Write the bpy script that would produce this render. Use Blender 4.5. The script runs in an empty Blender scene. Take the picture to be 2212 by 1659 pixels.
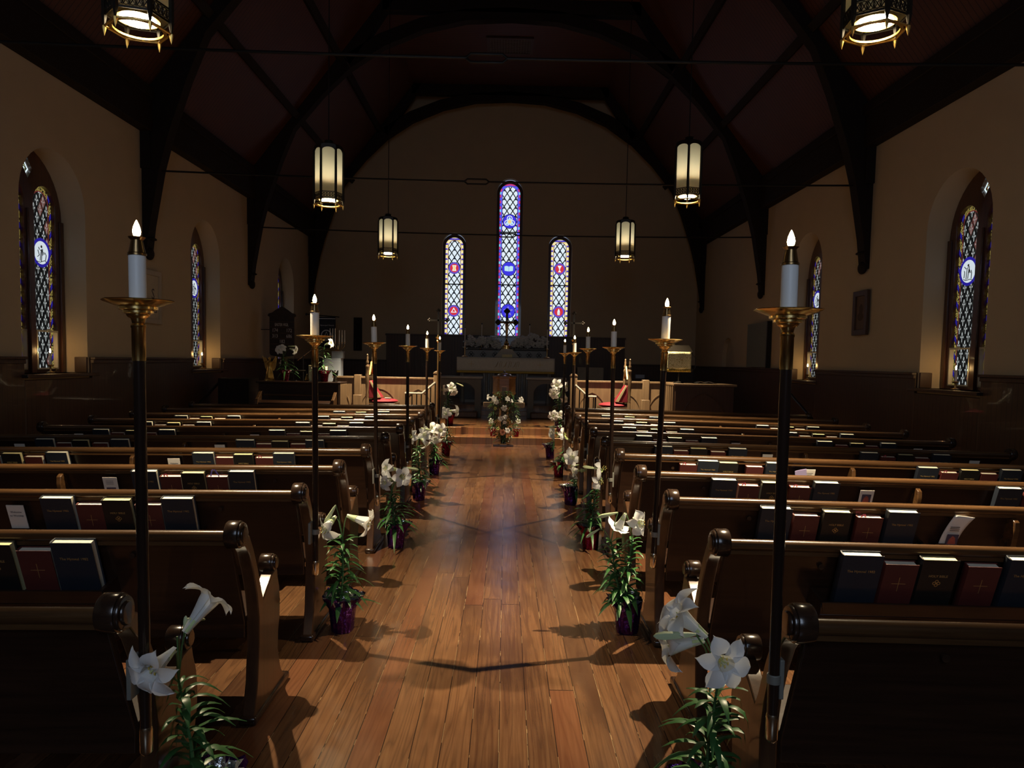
import bpy, bmesh, math, random
from mathutils import Vector, Matrix
PI=math.pi; sin=math.sin; cos=math.cos; R=math.radians
S=bpy.context.scene; C=S.collection
# ---------------------------------------------------------------- camera
FPX=1600.0; CX=1106.0; CY=881.9; CH=1.44
_p,_y,_r=R(3.691),R(.548),R(1.077)
_fw=Vector((sin(_y)*cos(_p),cos(_y)*cos(_p),-sin(_p))); _rt=Vector((cos(_y),-sin(_y),0)); _up=_rt.cross(_fw)
RT=_rt*cos(_r)+_up*sin(_r); UP=_up*cos(_r)-_rt*sin(_r); FW=_fw
cam=bpy.data.cameras.new('camera'); camo=bpy.data.objects.new('camera',cam); C.objects.link(camo)
cam.sensor_width=36; cam.lens=FPX/2212*36; cam.shift_y=(CY-829.5)/2212; cam.clip_start=.05; cam.clip_end=100
M=Matrix((RT,UP,-FW)).transposed().to_4x4(); M.translation=Vector((0,0,CH)); camo.matrix_world=M
S.camera=camo
def at(u,v,val,ax=1):
    "point of the place seen at photo pixel u,v on the plane axis=val"
    d=FW+RT*((u-CX)/FPX)-UP*((v-CY)/FPX); t=(val-(CH if ax==2 else 0))/d[ax]
    return Vector((0,0,CH))+d*t
# ---------------------------------------------------------------- light of the place
S.view_settings.view_transform='Standard'; S.view_settings.look='None'; S.view_settings.exposure=0.12; S.view_settings.gamma=1; S.view_settings.use_curve_mapping=False
W=bpy.data.worlds.new('World'); S.world=W; W.use_nodes=True
W.node_tree.nodes['Background'].inputs[0].default_value=(.5,.6,.8,1); W.node_tree.nodes['Background'].inputs[1].default_value=.3
SPOT=600.0; GLOW=2.2; GLASS=.86; SIDEGLASS=.62; REARGLASS=4.0; FLAME=130.0; WFLAME=300.0
def lamp(name,kind,energy,color,parent,loc,rad=.03,cone=None,blend=.4):
    l=bpy.data.lights.new(name,kind); l.energy=energy; l.color=color; l.shadow_soft_size=rad
    if cone: l.spot_size=R(cone); l.spot_blend=blend
    o=bpy.data.objects.new(name,l); C.objects.link(o); o.parent=parent; o.location=loc; return o
# ---------------------------------------------------------------- node helpers
class V:
    def __init__(s,t,k): s.t=t; s.k=k
    def _m(s,op,*a):
        n=s.t.nodes.new('ShaderNodeMath'); n.operation=op
        for i,x in enumerate((s,)+a):
            if isinstance(x,V): s.t.links.new(x.k,n.inputs[i])
            else: n.inputs[i].default_value=x
        return V(s.t,n.outputs[0])
    def __add__(s,o): return s._m('ADD',o)
    def __sub__(s,o): return s._m('SUBTRACT',o)
    def __mul__(s,o): return s._m('MULTIPLY',o)
    def __truediv__(s,o): return s._m('DIVIDE',o)
    def lt(s,o): return s._m('LESS_THAN',o)
    def gt(s,o): return s._m('GREATER_THAN',o)
    def mn(s,o): return s._m('MINIMUM',o)
    def mx(s,o): return s._m('MAXIMUM',o)
    def fr(s): return s._m('FRACT')
    def fl(s): return s._m('FLOOR')
    def ab(s): return s._m('ABSOLUTE')
    def sq(s): return s._m('SQRT')
    def pw(s,e): return s._m('POWER',e)
def hyp(a,b): return (a*a+b*b).sq()
def newmat(name):
    m=bpy.data.materials.new(name); m.use_nodes=True; t=m.node_tree; t.nodes.clear()
    o=t.nodes.new('ShaderNodeOutputMaterial'); return m,t,o
def col(t,c):
    n=t.nodes.new('ShaderNodeRGB'); n.outputs[0].default_value=(*c,1); return n.outputs[0]
def mix(t,f,a,b):
    n=t.nodes.new('ShaderNodeMix'); n.data_type='RGBA'
    for i,x in ((0,f),(6,a),(7,b)):
        if isinstance(x,V): x=x.k
        if isinstance(x,tuple): n.inputs[i].default_value=(*x,1)
        elif isinstance(x,(int,float)): n.inputs[i].default_value=x
        else: t.links.new(x,n.inputs[i])
    return n.outputs[2]
def objxyz(t,gen='Object'):
    tc=t.nodes.new('ShaderNodeTexCoord'); s=t.nodes.new('ShaderNodeSeparateXYZ'); t.links.new(tc.outputs[gen],s.inputs[0])
    return [V(t,s.outputs[i]) for i in range(3)]+[tc.outputs[gen]]
def vec(t,x,y,z):
    n=t.nodes.new('ShaderNodeCombineXYZ')
    for i,a in enumerate((x,y,z)):
        if isinstance(a,V): t.links.new(a.k,n.inputs[i])
        else: n.inputs[i].default_value=a
    return n.outputs[0]
def noise(t,v,scale=5,detail=3,rough=.5):
    n=t.nodes.new('ShaderNodeTexNoise'); n.inputs['Scale'].default_value=scale; n.inputs['Detail'].default_value=detail; n.inputs['Roughness'].default_value=rough
    t.links.new(v,n.inputs['Vector']); return V(t,n.outputs[0])
def white(t,v):
    n=t.nodes.new('ShaderNodeTexWhiteNoise'); t.links.new(v,n.inputs['Vector']); return V(t,n.outputs[0])
def princ(t,o,base,rough=.5,metal=0.,spec=.5,bump=None,bd=.002,coat=0):
    p=t.nodes.new('ShaderNodeBsdfPrincipled')
    if isinstance(base,tuple): p.inputs['Base Color'].default_value=(*base,1)
    else: t.links.new(base,p.inputs['Base Color'])
    if isinstance(rough,V): t.links.new(rough.k,p.inputs['Roughness'])
    else: p.inputs['Roughness'].default_value=rough
    p.inputs['Metallic'].default_value=metal; p.inputs['Specular IOR Level'].default_value=spec; p.inputs['Coat Weight'].default_value=coat
    if bump is not None:
        b=t.nodes.new('ShaderNodeBump'); b.inputs['Distance'].default_value=bd; b.inputs['Strength'].default_value=.6
        t.links.new(bump.k,b.inputs['Height']); t.links.new(b.outputs[0],p.inputs['Normal'])
    t.links.new(p.outputs[0],o.inputs[0]); return p
def plain(name,c,rough=.5,metal=0.,spec=.5,var=.12,ns=14,bump=0.,coat=0):
    m,t,o=newmat(name); x,y,z,v=objxyz(t); n=noise(t,v,ns,4)
    a=tuple(k*(1-var) for k in c); b=tuple(min(1,k*(1+var)) for k in c)
    princ(t,o,mix(t,n,a,b),rough,metal,spec,noise(t,v,ns*6,2) if bump else None,bump,coat); return m
def wood(name,c1,c2,rough=.32,ax=0,sc=1.,bump=.0006,coat=.25):
    m,t,o=newmat(name); xyz=objxyz(t); v3=[xyz[i]*(2.2 if i==ax else 34.) for i in range(3)]
    g=noise(t,vec(t,*v3),sc,5,.62); g2=noise(t,xyz[3],1.7,2)
    c=mix(t,((g-.32)*2.6).mx(0.).mn(1.),c1,c2); c=mix(t,g2*.5,c,tuple(k*.6 for k in c1))
    princ(t,o,c,rough,0,.5,g,bump,coat); return m
def emit(name,c,s):
    m,t,o=newmat(name); e=t.nodes.new('ShaderNodeEmission')
    if isinstance(c,tuple): e.inputs[0].default_value=(*c,1)
    e.inputs[1].default_value=s; t.links.new(e.outputs[0],o.inputs[0]); return m
# ---------------------------------------------------------------- mesh builder
class G:
    def __init__(s): s.v=[]; s.f=[]; s.m=[]
    def add(s,vs,fs,mi=0):
        b=len(s.v); s.v+= [tuple(p) for p in vs]; s.f+=[tuple(i+b for i in f) for f in fs]; s.m+=[mi]*len(fs); return s
    def box(s,x0,x1,y0,y1,z0,z1,mi=0):
        return s.add([(x0,y0,z0),(x1,y0,z0),(x1,y1,z0),(x0,y1,z0),(x0,y0,z1),(x1,y0,z1),(x1,y1,z1),(x0,y1,z1)],[(0,3,2,1),(4,5,6,7),(0,1,5,4),(1,2,6,5),(2,3,7,6),(3,0,4,7)],mi)
    def prism(s,pts,a0,a1,ax=0,mi=0,cap=True):
        "polygon pts in the two other axes, extruded along ax"
        n=len(pts)
        def P(p,a): return (a,p[0],p[1]) if ax==0 else ((p[0],a,p[1]) if ax==1 else (p[0],p[1],a))
        vs=[P(p,a0) for p in pts]+[P(p,a1) for p in pts]; fs=[(i,(i+1)%n,(i+1)%n+n,i+n) for i in range(n)]
        if cap: fs+=[tuple(range(n))[::-1],tuple(range(n,2*n))]
        return s.add(vs,fs,mi)
    def lathe(s,prof,n=24,c=(0,0,0),ax=2,mi=0,a0=0.,jit=None,cap=True):
        vs=[];k=len(prof)
        for j,(r,h) in enumerate(prof):
            for i in range(n):
                a=a0+2*PI*i/n; rr=r*(jit(i,j) if jit else 1); x,y=rr*cos(a),rr*sin(a)
                p=(x,y,h) if ax==2 else ((h,x,y) if ax==0 else (y,h,x)); vs.append((p[0]+c[0],p[1]+c[1],p[2]+c[2]))
        fs=[(j*n+i,j*n+(i+1)%n,(j+1)*n+(i+1)%n,(j+1)*n+i) for j in range(k-1) for i in range(n)]
        if cap and prof[0][0]>1e-6: fs.append(tuple(range(n))[::-1])
        if cap and prof[-1][0]>1e-6: fs.append(tuple(range((k-1)*n,k*n)))
        return s.add(vs,fs,mi)
    def tube(s,path,r,n=8,mi=0,cap=True):
        path=[Vector(p) for p in path]; k=len(path); vs=[]; ref=None
        for j,p in enumerate(path):
            d=(path[min(j+1,k-1)]-path[max(j-1,0)]).normalized()
            if ref is None: ref=d.orthogonal().normalized()
            ref=(ref-d*ref.dot(d)); ref=ref.normalized() if ref.length>1e-6 else d.orthogonal().normalized()
            b=d.cross(ref); rr=r[j] if isinstance(r,(list,tuple)) else r
            vs+=[p+(ref*cos(2*PI*i/n)+b*sin(2*PI*i/n))*rr for i in range(n)]
        fs=[(j*n+i,j*n+(i+1)%n,(j+1)*n+(i+1)%n,(j+1)*n+i) for j in range(k-1) for i in range(n)]
        if cap: fs+=[tuple(range(n))[::-1],tuple(range((k-1)*n,k*n))]
        return s.add(vs,fs,mi)
    def ell(s,c,rx,ry,rz,nu=14,nv=9,mi=0,mat=None):
        vs=[];fs=[]
        for j in range(nv+1):
            t=-PI/2+PI*j/nv
            for i in range(nu):
                p=Vector((rx*cos(t)*cos(2*PI*i/nu),ry*cos(t)*sin(2*PI*i/nu),rz*sin(t)))
                if mat: p=mat@p
                vs.append(p+Vector(c))
        for j in range(nv):
            for i in range(nu): fs.append((j*nu+i,j*nu+(i+1)%nu,(j+1)*nu+(i+1)%nu,(j+1)*nu+i))
        return s.add(vs,fs,mi)
    def grid(s,fn,nu,nv,mi=0):
        vs=[fn(i/nu,j/nv) for j in range(nv+1) for i in range(nu+1)]
        return s.add(vs,[(j*(nu+1)+i,j*(nu+1)+i+1,(j+1)*(nu+1)+i+1,(j+1)*(nu+1)+i) for j in range(nv) for i in range(nu)],mi)
    def xf(s,m,start=0):
        s.v=s.v[:start]+[tuple(m@Vector(p)) for p in s.v[start:]]; return s
    def obj(s,name,mats,parent=None,loc=(0,0,0),rot=(0,0,0),smooth=True,bevel=0,solid=0,fix=True):
        me=bpy.data.meshes.new(name); me.from_pydata(s.v,[],s.f); me.polygons.foreach_set('material_index',s.m)
        if fix:
            b=bmesh.new(); b.from_mesh(me); bmesh.ops.remove_doubles(b,verts=b.verts,dist=1e-5); bmesh.ops.recalc_face_normals(b,faces=b.faces); b.to_mesh(me); b.free()
        for m in (mats if isinstance(mats,(list,tuple)) else [mats]): me.materials.append(m)
        if smooth:
            me.polygons.foreach_set('use_smooth',[True]*len(me.polygons)); me.set_sharp_from_angle(angle=R(38))
        me.update(); o=bpy.data.objects.new(name,me); C.objects.link(o); o.parent=parent; o.location=loc; o.rotation_euler=rot
        if bevel:
            bv=o.modifiers.new('bevel','BEVEL'); bv.width=bevel; bv.segments=2; bv.limit_method='ANGLE'; bv.angle_limit=R(40)
        if solid:
            sm=o.modifiers.new('solid','SOLIDIFY'); sm.thickness=solid
        return o
def tag(o,label,cat,group=None,kind=None):
    o['label']=label; o['category']=cat
    if group: o['group']=group
    if kind: o['kind']=kind
    return o
def thing(name,label,cat,loc=(0,0,0),rot=(0,0,0),group=None,kind=None):
    o=bpy.data.objects.new(name,None); o.empty_display_size=.1; C.objects.link(o); o.location=loc; o.rotation_euler=rot
    return tag(o,label,cat,group,kind)
def copy_tree(o,parent=None):
    c=o.copy(); C.objects.link(c); c.parent=parent
    for ch in list(o.children): copy_tree(ch,c)
    return c
FONTS={}
def text(name,body,size,m,parent,loc,rot=(0,0,0),ext=.0008,align='CENTER',sx=1.):
    k=(body,size,ext,align,m.name)
    if k not in FONTS:
        f=bpy.data.curves.new(name,'FONT'); f.body=body; f.size=size; f.extrude=ext; f.align_x=align; f.align_y='CENTER'; f.resolution_u=2
        tmp=bpy.data.objects.new(name,f); C.objects.link(tmp); dg=bpy.context.evaluated_depsgraph_get(); me=bpy.data.meshes.new_from_object(tmp.evaluated_get(dg)); bpy.data.objects.remove(tmp); bpy.data.curves.remove(f)
        me.materials.clear(); me.materials.append(m); FONTS[k]=me
    o=bpy.data.objects.new(name,FONTS[k]); C.objects.link(o); o.parent=parent; o.location=loc; o.rotation_euler=rot; o.scale=(sx,1,1); return o
def struct(g,name,mats,label,cat,**k):
    return tag(g.obj(name,mats,**k),label,cat,None,'structure')
ORD=['nearest the camera','second from the camera','third from the camera','fourth from the camera','fifth from the camera','sixth from the camera','seventh from the camera','eighth from the camera','ninth from the camera','tenth from the camera','farthest from the camera']
NTH=['first','second','third','fourth','fifth','sixth','seventh','eighth','ninth','tenth','eleventh','twelfth']
# ---------------------------------------------------------------- materials
M_wall=plain('cream plaster',(.50,.40,.265),.85,var=.06,ns=3,bump=.0008)
M_dark=plain('dark beam wood',(.016,.011,.008),.8,0,.25,.25,5)
M_wain=None
def wains(name,ax):
    m,t,o=newmat(name); x,y,z,v=objxyz(t); u=(x if ax==0 else y)
    f=(u/.075).fr(); gr=(f-.5).ab().gt(.46); g=noise(t,vec(t,x*30.,y*30.,z*2.2),1.,4)
    c=mix(t,g,(.05,.024,.011),(.085,.042,.019)); c=mix(t,gr,c,(.018,.009,.005)); princ(t,o,c,.42,0,.5,gr*-1.,.004,.2); return m
M_wainY=wains('wainscot boards',1); M_wainX=wains('reredos boards',0)
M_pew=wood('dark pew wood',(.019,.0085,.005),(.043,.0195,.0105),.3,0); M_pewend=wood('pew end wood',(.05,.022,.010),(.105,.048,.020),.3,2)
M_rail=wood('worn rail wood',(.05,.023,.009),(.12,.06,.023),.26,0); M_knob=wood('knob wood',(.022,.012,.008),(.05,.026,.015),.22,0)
M_oak=wood('oak panelling',(.17,.105,.055),(.28,.185,.10),.42,2); M_font=wood('font wood',(.13,.06,.022),(.25,.125,.05),.35,0)
M_brass=plain('brass',(.86,.62,.25),.2,1.,var=.06); M_brass2=plain('satin brass',(.7,.47,.2),.3,1.,var=.08)
M_steel=plain('silver ferrule',(.8,.72,.55),.22,1.,var=.05); M_bronze=plain('bronze follower',(.22,.14,.06),.3,1.,var=.2); M_black=plain('black metal',(.012,.011,.010),.42,.3,var=.2); M_iron=plain('bronze iron',(.03,.024,.018),.4,.6,var=.2)
M_pole=wood('torch pole lacquer',(.016,.009,.007),(.03,.017,.012),.18,2); M_wax=plain('white wax',(.78,.76,.72),.45,var=.03,ns=6); M_wick=plain('wick',(.02,.018,.016),.9)
M_flame=emit('candle flame',(1.,.62,.25),FLAME); M_wflame=emit('sill candle flame',(1.,.6,.22),WFLAME); M_bulb=emit('lamp bulb',(1.,.86,.55),30.)
M_gold=plain('gilding',(.65,.42,.12),.35,.8,var=.2); M_goldink=plain('gold stamping',(.55,.4,.16),.4,.7,var=.1)
M_petal=None
def petal():
    m,t,o=newmat('lily petal'); p=princ(t,o,(.86,.87,.86),.5); tr=t.nodes.new('ShaderNodeBsdfTranslucent'); tr.inputs[0].default_value=(.85,.86,.82,1); x=t.nodes.new('ShaderNodeMixShader'); x.inputs[0].default_value=.3
    t.links.new(p.outputs[0],x.inputs[1]); t.links.new(tr.outputs[0],x.inputs[2]); t.links.new(x.outputs[0],o.inputs[0]); return m
M_petal=petal(); M_throat=plain('lily throat',(.62,.72,.34),.5); M_anther=plain('anther',(.75,.55,.12),.7)
M_bud=plain('lily bud',(.52,.6,.34),.5); M_leaf=plain('lily leaf',(.035,.115,.03),.38,var=.35,ns=30); M_stem=plain('lily stem',(.07,.16,.05),.5)
M_soil=plain('soil',(.02,.014,.01),.95)
def foil(name,c,r=.16):
    m,t,o=newmat(name); x,y,z,v=objxyz(t); princ(t,o,c,r,.85,.6,noise(t,v,38,3),.012); return m
M_fpurple=foil('purple foil',(.10,.02,.16)); M_fred=foil('red foil',(.17,.008,.035)); M_fsilver=foil('silver foil lining',(.85,.87,.86),.12)
M_paper=plain('page edges',(.80,.76,.60),.7,var=.05,ns=60); M_paper2=plain('yellow page edges',(.8,.7,.36),.6,var=.05,ns=60)
M_bblue=plain('slate blue cloth cover',(.013,.018,.028),.55,var=.15,bump=.0003); M_bred=plain('red cloth cover',(.085,.016,.013),.55,var=.15,bump=.0003); M_bblack=plain('black leather cover',(.012,.011,.010),.42,var=.2,bump=.0004)
M_card=plain('card stock',(.75,.7,.62),.7,var=.04); M_cardink=plain('card ink',(.08,.07,.07),.8); M_lilac=plain('lilac leaflet',(.42,.36,.6),.7,var=.04)
M_pic1=plain('red photo print',(.35,.08,.06),.5,var=.5,ns=90); M_pic2=plain('dark photo print',(.06,.05,.09),.5,var=.6,ns=70)
M_marble=plain('grey marble',(.20,.20,.19),.4,var=.25,ns=5); M_stone=plain('pale stone',(.40,.39,.36),.6,var=.12)
M_linen=plain('white damask',(.66,.65,.58),.75,var=.14,ns=28); M_fringe=plain('gold fringe',(.48,.34,.06),.5,.3,var=.3,ns=80)
M_cush=plain('crimson cushion',(.27,.014,.03),.7,var=.1); M_cream=plain('cream embroidery',(.75,.66,.36),.7,var=.25,ns=40)
M_white=plain('white paint',(.55,.63,.74),.6,var=.04); M_clamp=plain('clamp metal',(.22,.22,.19),.5,.3); M_leadgrey=plain('lead hopper frame',(.45,.44,.38),.5,.2)
M_silver=plain('polished silver',(.85,.85,.86),.14,1.); M_ribbon=plain('purple ribbon',(.13,.1,.5),.5); M_ribbonr=plain('red ribbon',(.5,.05,.12),.5)
M_dullgreen=plain('grey green board',(.16,.18,.16),.7,var=.06); M_banner=plain('black banner cloth',(.02,.02,.028),.8); M_greytext=plain('grey lettering',(.62,.62,.64),.6)
M_frame=wood('window frame wood',(.055,.02,.009),(.11,.042,.018),.3,2); M_bound=wood('dark picture frame',(.06,.03,.018),(.1,.05,.028),.5,2)
def frost():
    m,t,o=newmat('frosted lantern glass'); d=t.nodes.new('ShaderNodeBsdfDiffuse'); d.inputs[0].default_value=(.75,.74,.62,1); tr=t.nodes.new('ShaderNodeBsdfTranslucent'); tr.inputs[0].default_value=(.95,.93,.74,1)
    x=t.nodes.new('ShaderNodeMixShader'); x.inputs[0].default_value=.7; t.links.new(d.outputs[0],x.inputs[1]); t.links.new(tr.outputs[0],x.inputs[2]); t.links.new(x.outputs[0],o.inputs[0]); return m
M_frost=frost()
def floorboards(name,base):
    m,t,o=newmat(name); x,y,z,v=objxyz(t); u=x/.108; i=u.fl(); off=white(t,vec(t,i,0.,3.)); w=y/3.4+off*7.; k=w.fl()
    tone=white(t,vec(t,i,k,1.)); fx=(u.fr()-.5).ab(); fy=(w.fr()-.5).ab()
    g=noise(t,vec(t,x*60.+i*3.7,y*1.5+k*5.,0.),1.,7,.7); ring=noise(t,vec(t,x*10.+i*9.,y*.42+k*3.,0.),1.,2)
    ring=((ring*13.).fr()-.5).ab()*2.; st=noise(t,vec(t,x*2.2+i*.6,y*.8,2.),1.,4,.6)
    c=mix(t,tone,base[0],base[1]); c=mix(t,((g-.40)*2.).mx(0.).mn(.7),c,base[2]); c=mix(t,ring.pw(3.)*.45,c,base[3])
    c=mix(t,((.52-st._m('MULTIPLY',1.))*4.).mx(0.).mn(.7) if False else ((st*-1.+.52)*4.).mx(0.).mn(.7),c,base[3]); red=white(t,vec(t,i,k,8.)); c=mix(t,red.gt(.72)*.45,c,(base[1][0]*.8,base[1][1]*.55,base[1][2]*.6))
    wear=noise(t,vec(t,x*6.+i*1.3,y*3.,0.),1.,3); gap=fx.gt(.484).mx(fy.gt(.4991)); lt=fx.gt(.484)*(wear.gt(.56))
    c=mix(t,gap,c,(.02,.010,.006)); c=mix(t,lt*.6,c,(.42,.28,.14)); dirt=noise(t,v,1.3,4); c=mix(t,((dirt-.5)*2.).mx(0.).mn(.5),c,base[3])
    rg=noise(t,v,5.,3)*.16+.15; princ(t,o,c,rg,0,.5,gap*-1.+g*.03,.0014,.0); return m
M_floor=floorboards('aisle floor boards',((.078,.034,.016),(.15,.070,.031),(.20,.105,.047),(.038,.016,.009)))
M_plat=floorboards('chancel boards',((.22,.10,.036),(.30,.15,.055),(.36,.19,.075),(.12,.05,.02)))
M_ceil=None
def ceilm():
    m,t,o=newmat('stained ceiling boards'); x,y,z,v=objxyz(t); f=(y/.085).fr(); gr=(f-.5).ab().gt(.44); n=noise(t,v,2.2,3)
    c=mix(t,n,(.065,.022,.012),(.10,.036,.02)); c=mix(t,gr,c,(.02,.008,.005)); princ(t,o,c,.55,0,.4,gr*-1.,.004); return m
M_ceil=ceilm()
# ---------------------------------------------------------------- stained glass
def glass(name,w,zs,style,strength,bars=()):
    m,t,o=newmat(name); x,y,z,v=objxyz(t); zz=(z-zs).mx(0.); d=hyp(x,zz)*-1.+w/2
    n=noise(t,v,23,3)
    if style=='grisaille':
        a,h,b=.115,.19,.052
        u,vv=x/a,z/h; p=(u+vv).fr(); q=(vv-u).fr(); s=p-q; r=p+q-1.
        blob=hyp(s,(r-.34)*.62)-.15
        for sx in (-.36,.36): blob=blob.mn(hyp(s-sx,r+.02)-.125)
        blob=blob.mn((s.ab()-.085).mx((r+.3).ab()-.33)); lead=p.mn(p*-1.+1.).mn(q.mn(q*-1.+1.)).lt(.055)
        inn=mix(t,blob.lt(0.),(.012,.011,.012),(.78,.84,.84)); cellv=white(t,vec(t,(u+vv).fl(),(vv-u).fl(),1.))
        inn=mix(t,cellv.gt(.93)*.5,inn,(.35,.12,.1)); inn=mix(t,((n-.45)*3.).mx(0.).mn(.75),inn,(.10,.11,.10)); inn=mix(t,lead,inn,(.004,.004,.004))
        k=(z/.2+(d/b)*.35).fr(); leafy=noise(t,vec(t,x*70.,y,z*42.),1.,2).gt(.49)
        bor=mix(t,k.lt(.62)*leafy,(.015,.012,.012),(.42,.33,.08)); bor=mix(t,k.gt(.7)*d.lt(b*.62),bor,(.03,.02,.34))
        c=mix(t,d.lt(b),inn,bor); c=mix(t,(d-b-.004).ab().lt(.006),c,(.2,.03,.03))
    else:
        a,h=.152,.225; ctr=style=='centre'; b=.072 if ctr else .075
        u,vv=x/a,z/h; p=(u+vv).fr(); q=(vv-u).fr(); lead=p.mn(p*-1.+1.).mn(q.mn(q*-1.+1.)).lt(.095)
        tri=(p+q).gt(1.50)*((((u+vv).fl()-(vv-u).fl())*.5).fr().lt(.25))
        inn=mix(t,n,(.70,.84,1.),(.92,.98,1.)); inn=mix(t,tri,inn,(.03,.035,.09)); inn=mix(t,lead,inn,(.01,.012,.014))
        cc=white(t,vec(t,(z/.075).fl(),x.gt(0.),2.)); k=(z/(.075 if ctr else .13)).fr()
        if ctr:
            bor=mix(t,((z/.075).fl()*.5).fr().lt(.25),(.10,.10,.85),(.62,.05,.22)); bor=mix(t,((z/.225).fl()*.5).fr().lt(.25)*((z/.075).fl()*.5).fr().gt(.25),bor,(.25,.65,.95))
            bor=mix(t,d.gt(b*.58),bor,(.10,.11,.95)); bor=mix(t,k.lt(.1)*d.lt(b*.55),bor,(.02,.02,.1))
        else:
            bor=mix(t,n.gt(.5),(1.,.78,.25),(1.,.92,.62)); bor=mix(t,(k.lt(.34))*d.lt(b*.72),bor,(.09,.06,.62)); bor=mix(t,d.gt(b*.86),bor,(.42,.10,.08)); bor=mix(t,k.lt(.06),bor,(.06,.03,.03))
        c=mix(t,d.lt(b),inn,bor); c=mix(t,(d-b).ab().lt(.005),c,(.06,.02,.02))
    for zb in bars: c=mix(t,(z-zb).ab().lt(.014),c,(.004,.004,.004))
    e=t.nodes.new('ShaderNodeEmission'); t.links.new(c,e.inputs[0]); e.inputs[1].default_value=strength; t.links.new(e.outputs[0],o.inputs[0]); return m
def gl(name,c,s=1.): return emit('glass '+name,c,s*GLASS)
GB=gl('deep blue',(.055,.045,.80)); GR=gl('ruby',(.70,.04,.06)); GW=gl('white',(.92,.96,1.)); GY=gl('amber',(1.,.74,.25)); GC=gl('pale blue',(.55,.85,.95)); GK=plain('lead came',(.006,.006,.007),.6); GP=gl('violet rim',(.13,.08,.62))
GWs=emit('painted white glass',(.80,.90,.97),SIDEGLASS*1.15); GBs=emit('cobalt rim glass',(.03,.02,.42),SIDEGLASS); GG=emit('olive glass',(.42,.45,.26),SIDEGLASS*.8); GT=emit('peach glass',(.62,.36,.18),SIDEGLASS*.8); GE=emit('edge glass',(.80,.95,1.),SIDEGLASS*1.5)
M_ink=plain('glass paint',(.10,.11,.12),.8)
def arch(hw,z0,zs,rise,n=9,round_=True,x0=0):
    "closed loop: bottom left, bottom right, right spring, arch, left spring"
    pts=[(x0-hw,z0),(x0+hw,z0)]
    A=[]
    for i in range(2*n+1):
        s=i/n
        if round_: a=PI*i/(2*n); A.append((x0+hw*cos(a),zs+rise*sin(a)))
        else:
            k=s if s<=1 else 2-s
            # pointed arch: circular flank
            rr=(hw*hw+rise*rise)/(2*hw); am=math.asin(min(1,rise/rr)); a=am*k; xx=hw-rr+rr*cos(a); zz=rr*sin(a)
            A.append((x0+(xx if s<=1 else -xx),zs+zz))
    return pts+A
def filled(loops):
    "2d loops (first outer, rest holes) -> verts, faces"
    b=bmesh.new(); es=[]
    for L in loops:
        vs=[b.verts.new((p[0],p[1],0)) for p in L]
        es+=[b.edges.new((vs[i],vs[(i+1)%len(vs)])) for i in range(len(vs))]
    bmesh.ops.triangle_fill(b,use_beauty=True,use_dissolve=False,edges=es)
    b.verts.index_update(); v=[(w.co.x,w.co.y) for w in b.verts]; f=[tuple(x.index for x in q.verts) for q in b.faces]; b.free(); return v,f
def slab(g,loops,y0,y1,mi=0,mapf=lambda a,z,y:(a,y,z),both=True):
    v,f=filled(loops); g.add([mapf(p[0],p[1],y0) for p in v],f,mi)
    if both:
        g.add([mapf(p[0],p[1],y1) for p in v],f,mi)
        for L in loops:
            n=len(L); g.add([mapf(p[0],p[1],y0) for p in L]+[mapf(p[0],p[1],y1) for p in L],[(i,(i+1)%n,(i+1)%n+n,i+n) for i in range(n)],mi)
    return g
def disc(g,cx,cz,r,y,mi=0,n=28,r0=None,sx=1.):
    vs=[(cx+r*sx*cos(2*PI*i/n),y,cz+r*sin(2*PI*i/n)) for i in range(n)]
    if r0 is None: return g.add(vs,[tuple(range(n))],mi)
    vs+=[(cx+r0*sx*cos(2*PI*i/n),y,cz+r0*sin(2*PI*i/n)) for i in range(n)]
    return g.add(vs,[(i,(i+1)%n,(i+1)%n+n,i+n) for i in range(n)],mi)
def poly(g,pts,y,mi=0): return g.add([(p[0],y,p[1]) for p in pts],[tuple(range(len(pts)))],mi)
# ---------------------------------------------------------------- shell of the church
WX=5.0; YB=19.6; YR=-2.6; SL=.0131
WIN=[(8.27,'L'),(12.40,'L'),(16.9,'L'),(8.27,'R'),(12.40,'R'),(4.1,'L'),(4.1,'R')]
g=G()
prof=[(-5.3,-(5.3-.9)*SL),(-.9,0),(.72,0),(5.3,-(5.3-.72)*SL)]
for i in range(3):
    (a,za),(b,zb)=prof[i],prof[i+1]; g.add([(a,YR-.1,za),(b,YR-.1,zb),(b,12.62,zb),(a,12.62,za)],[(0,1,2,3)])
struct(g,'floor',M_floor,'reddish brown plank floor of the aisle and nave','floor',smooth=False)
g=G(); g.box(-5.2,-1.35,12.6,YB+.2,-.12,.25).box(1.25,5.2,12.6,YB+.2,-.12,.25).box(-1.35,1.25,13.02,YB+.2,-.12,.25)
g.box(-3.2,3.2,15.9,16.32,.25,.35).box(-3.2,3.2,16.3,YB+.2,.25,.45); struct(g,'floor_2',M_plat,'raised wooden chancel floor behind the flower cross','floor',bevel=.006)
g=G(); g.box(-1.35,1.25,12.6,13.03,-.05,.125); struct(g,'trim_1',M_plat,'lower wooden step at the end of the aisle','step',bevel=.008)
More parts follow.
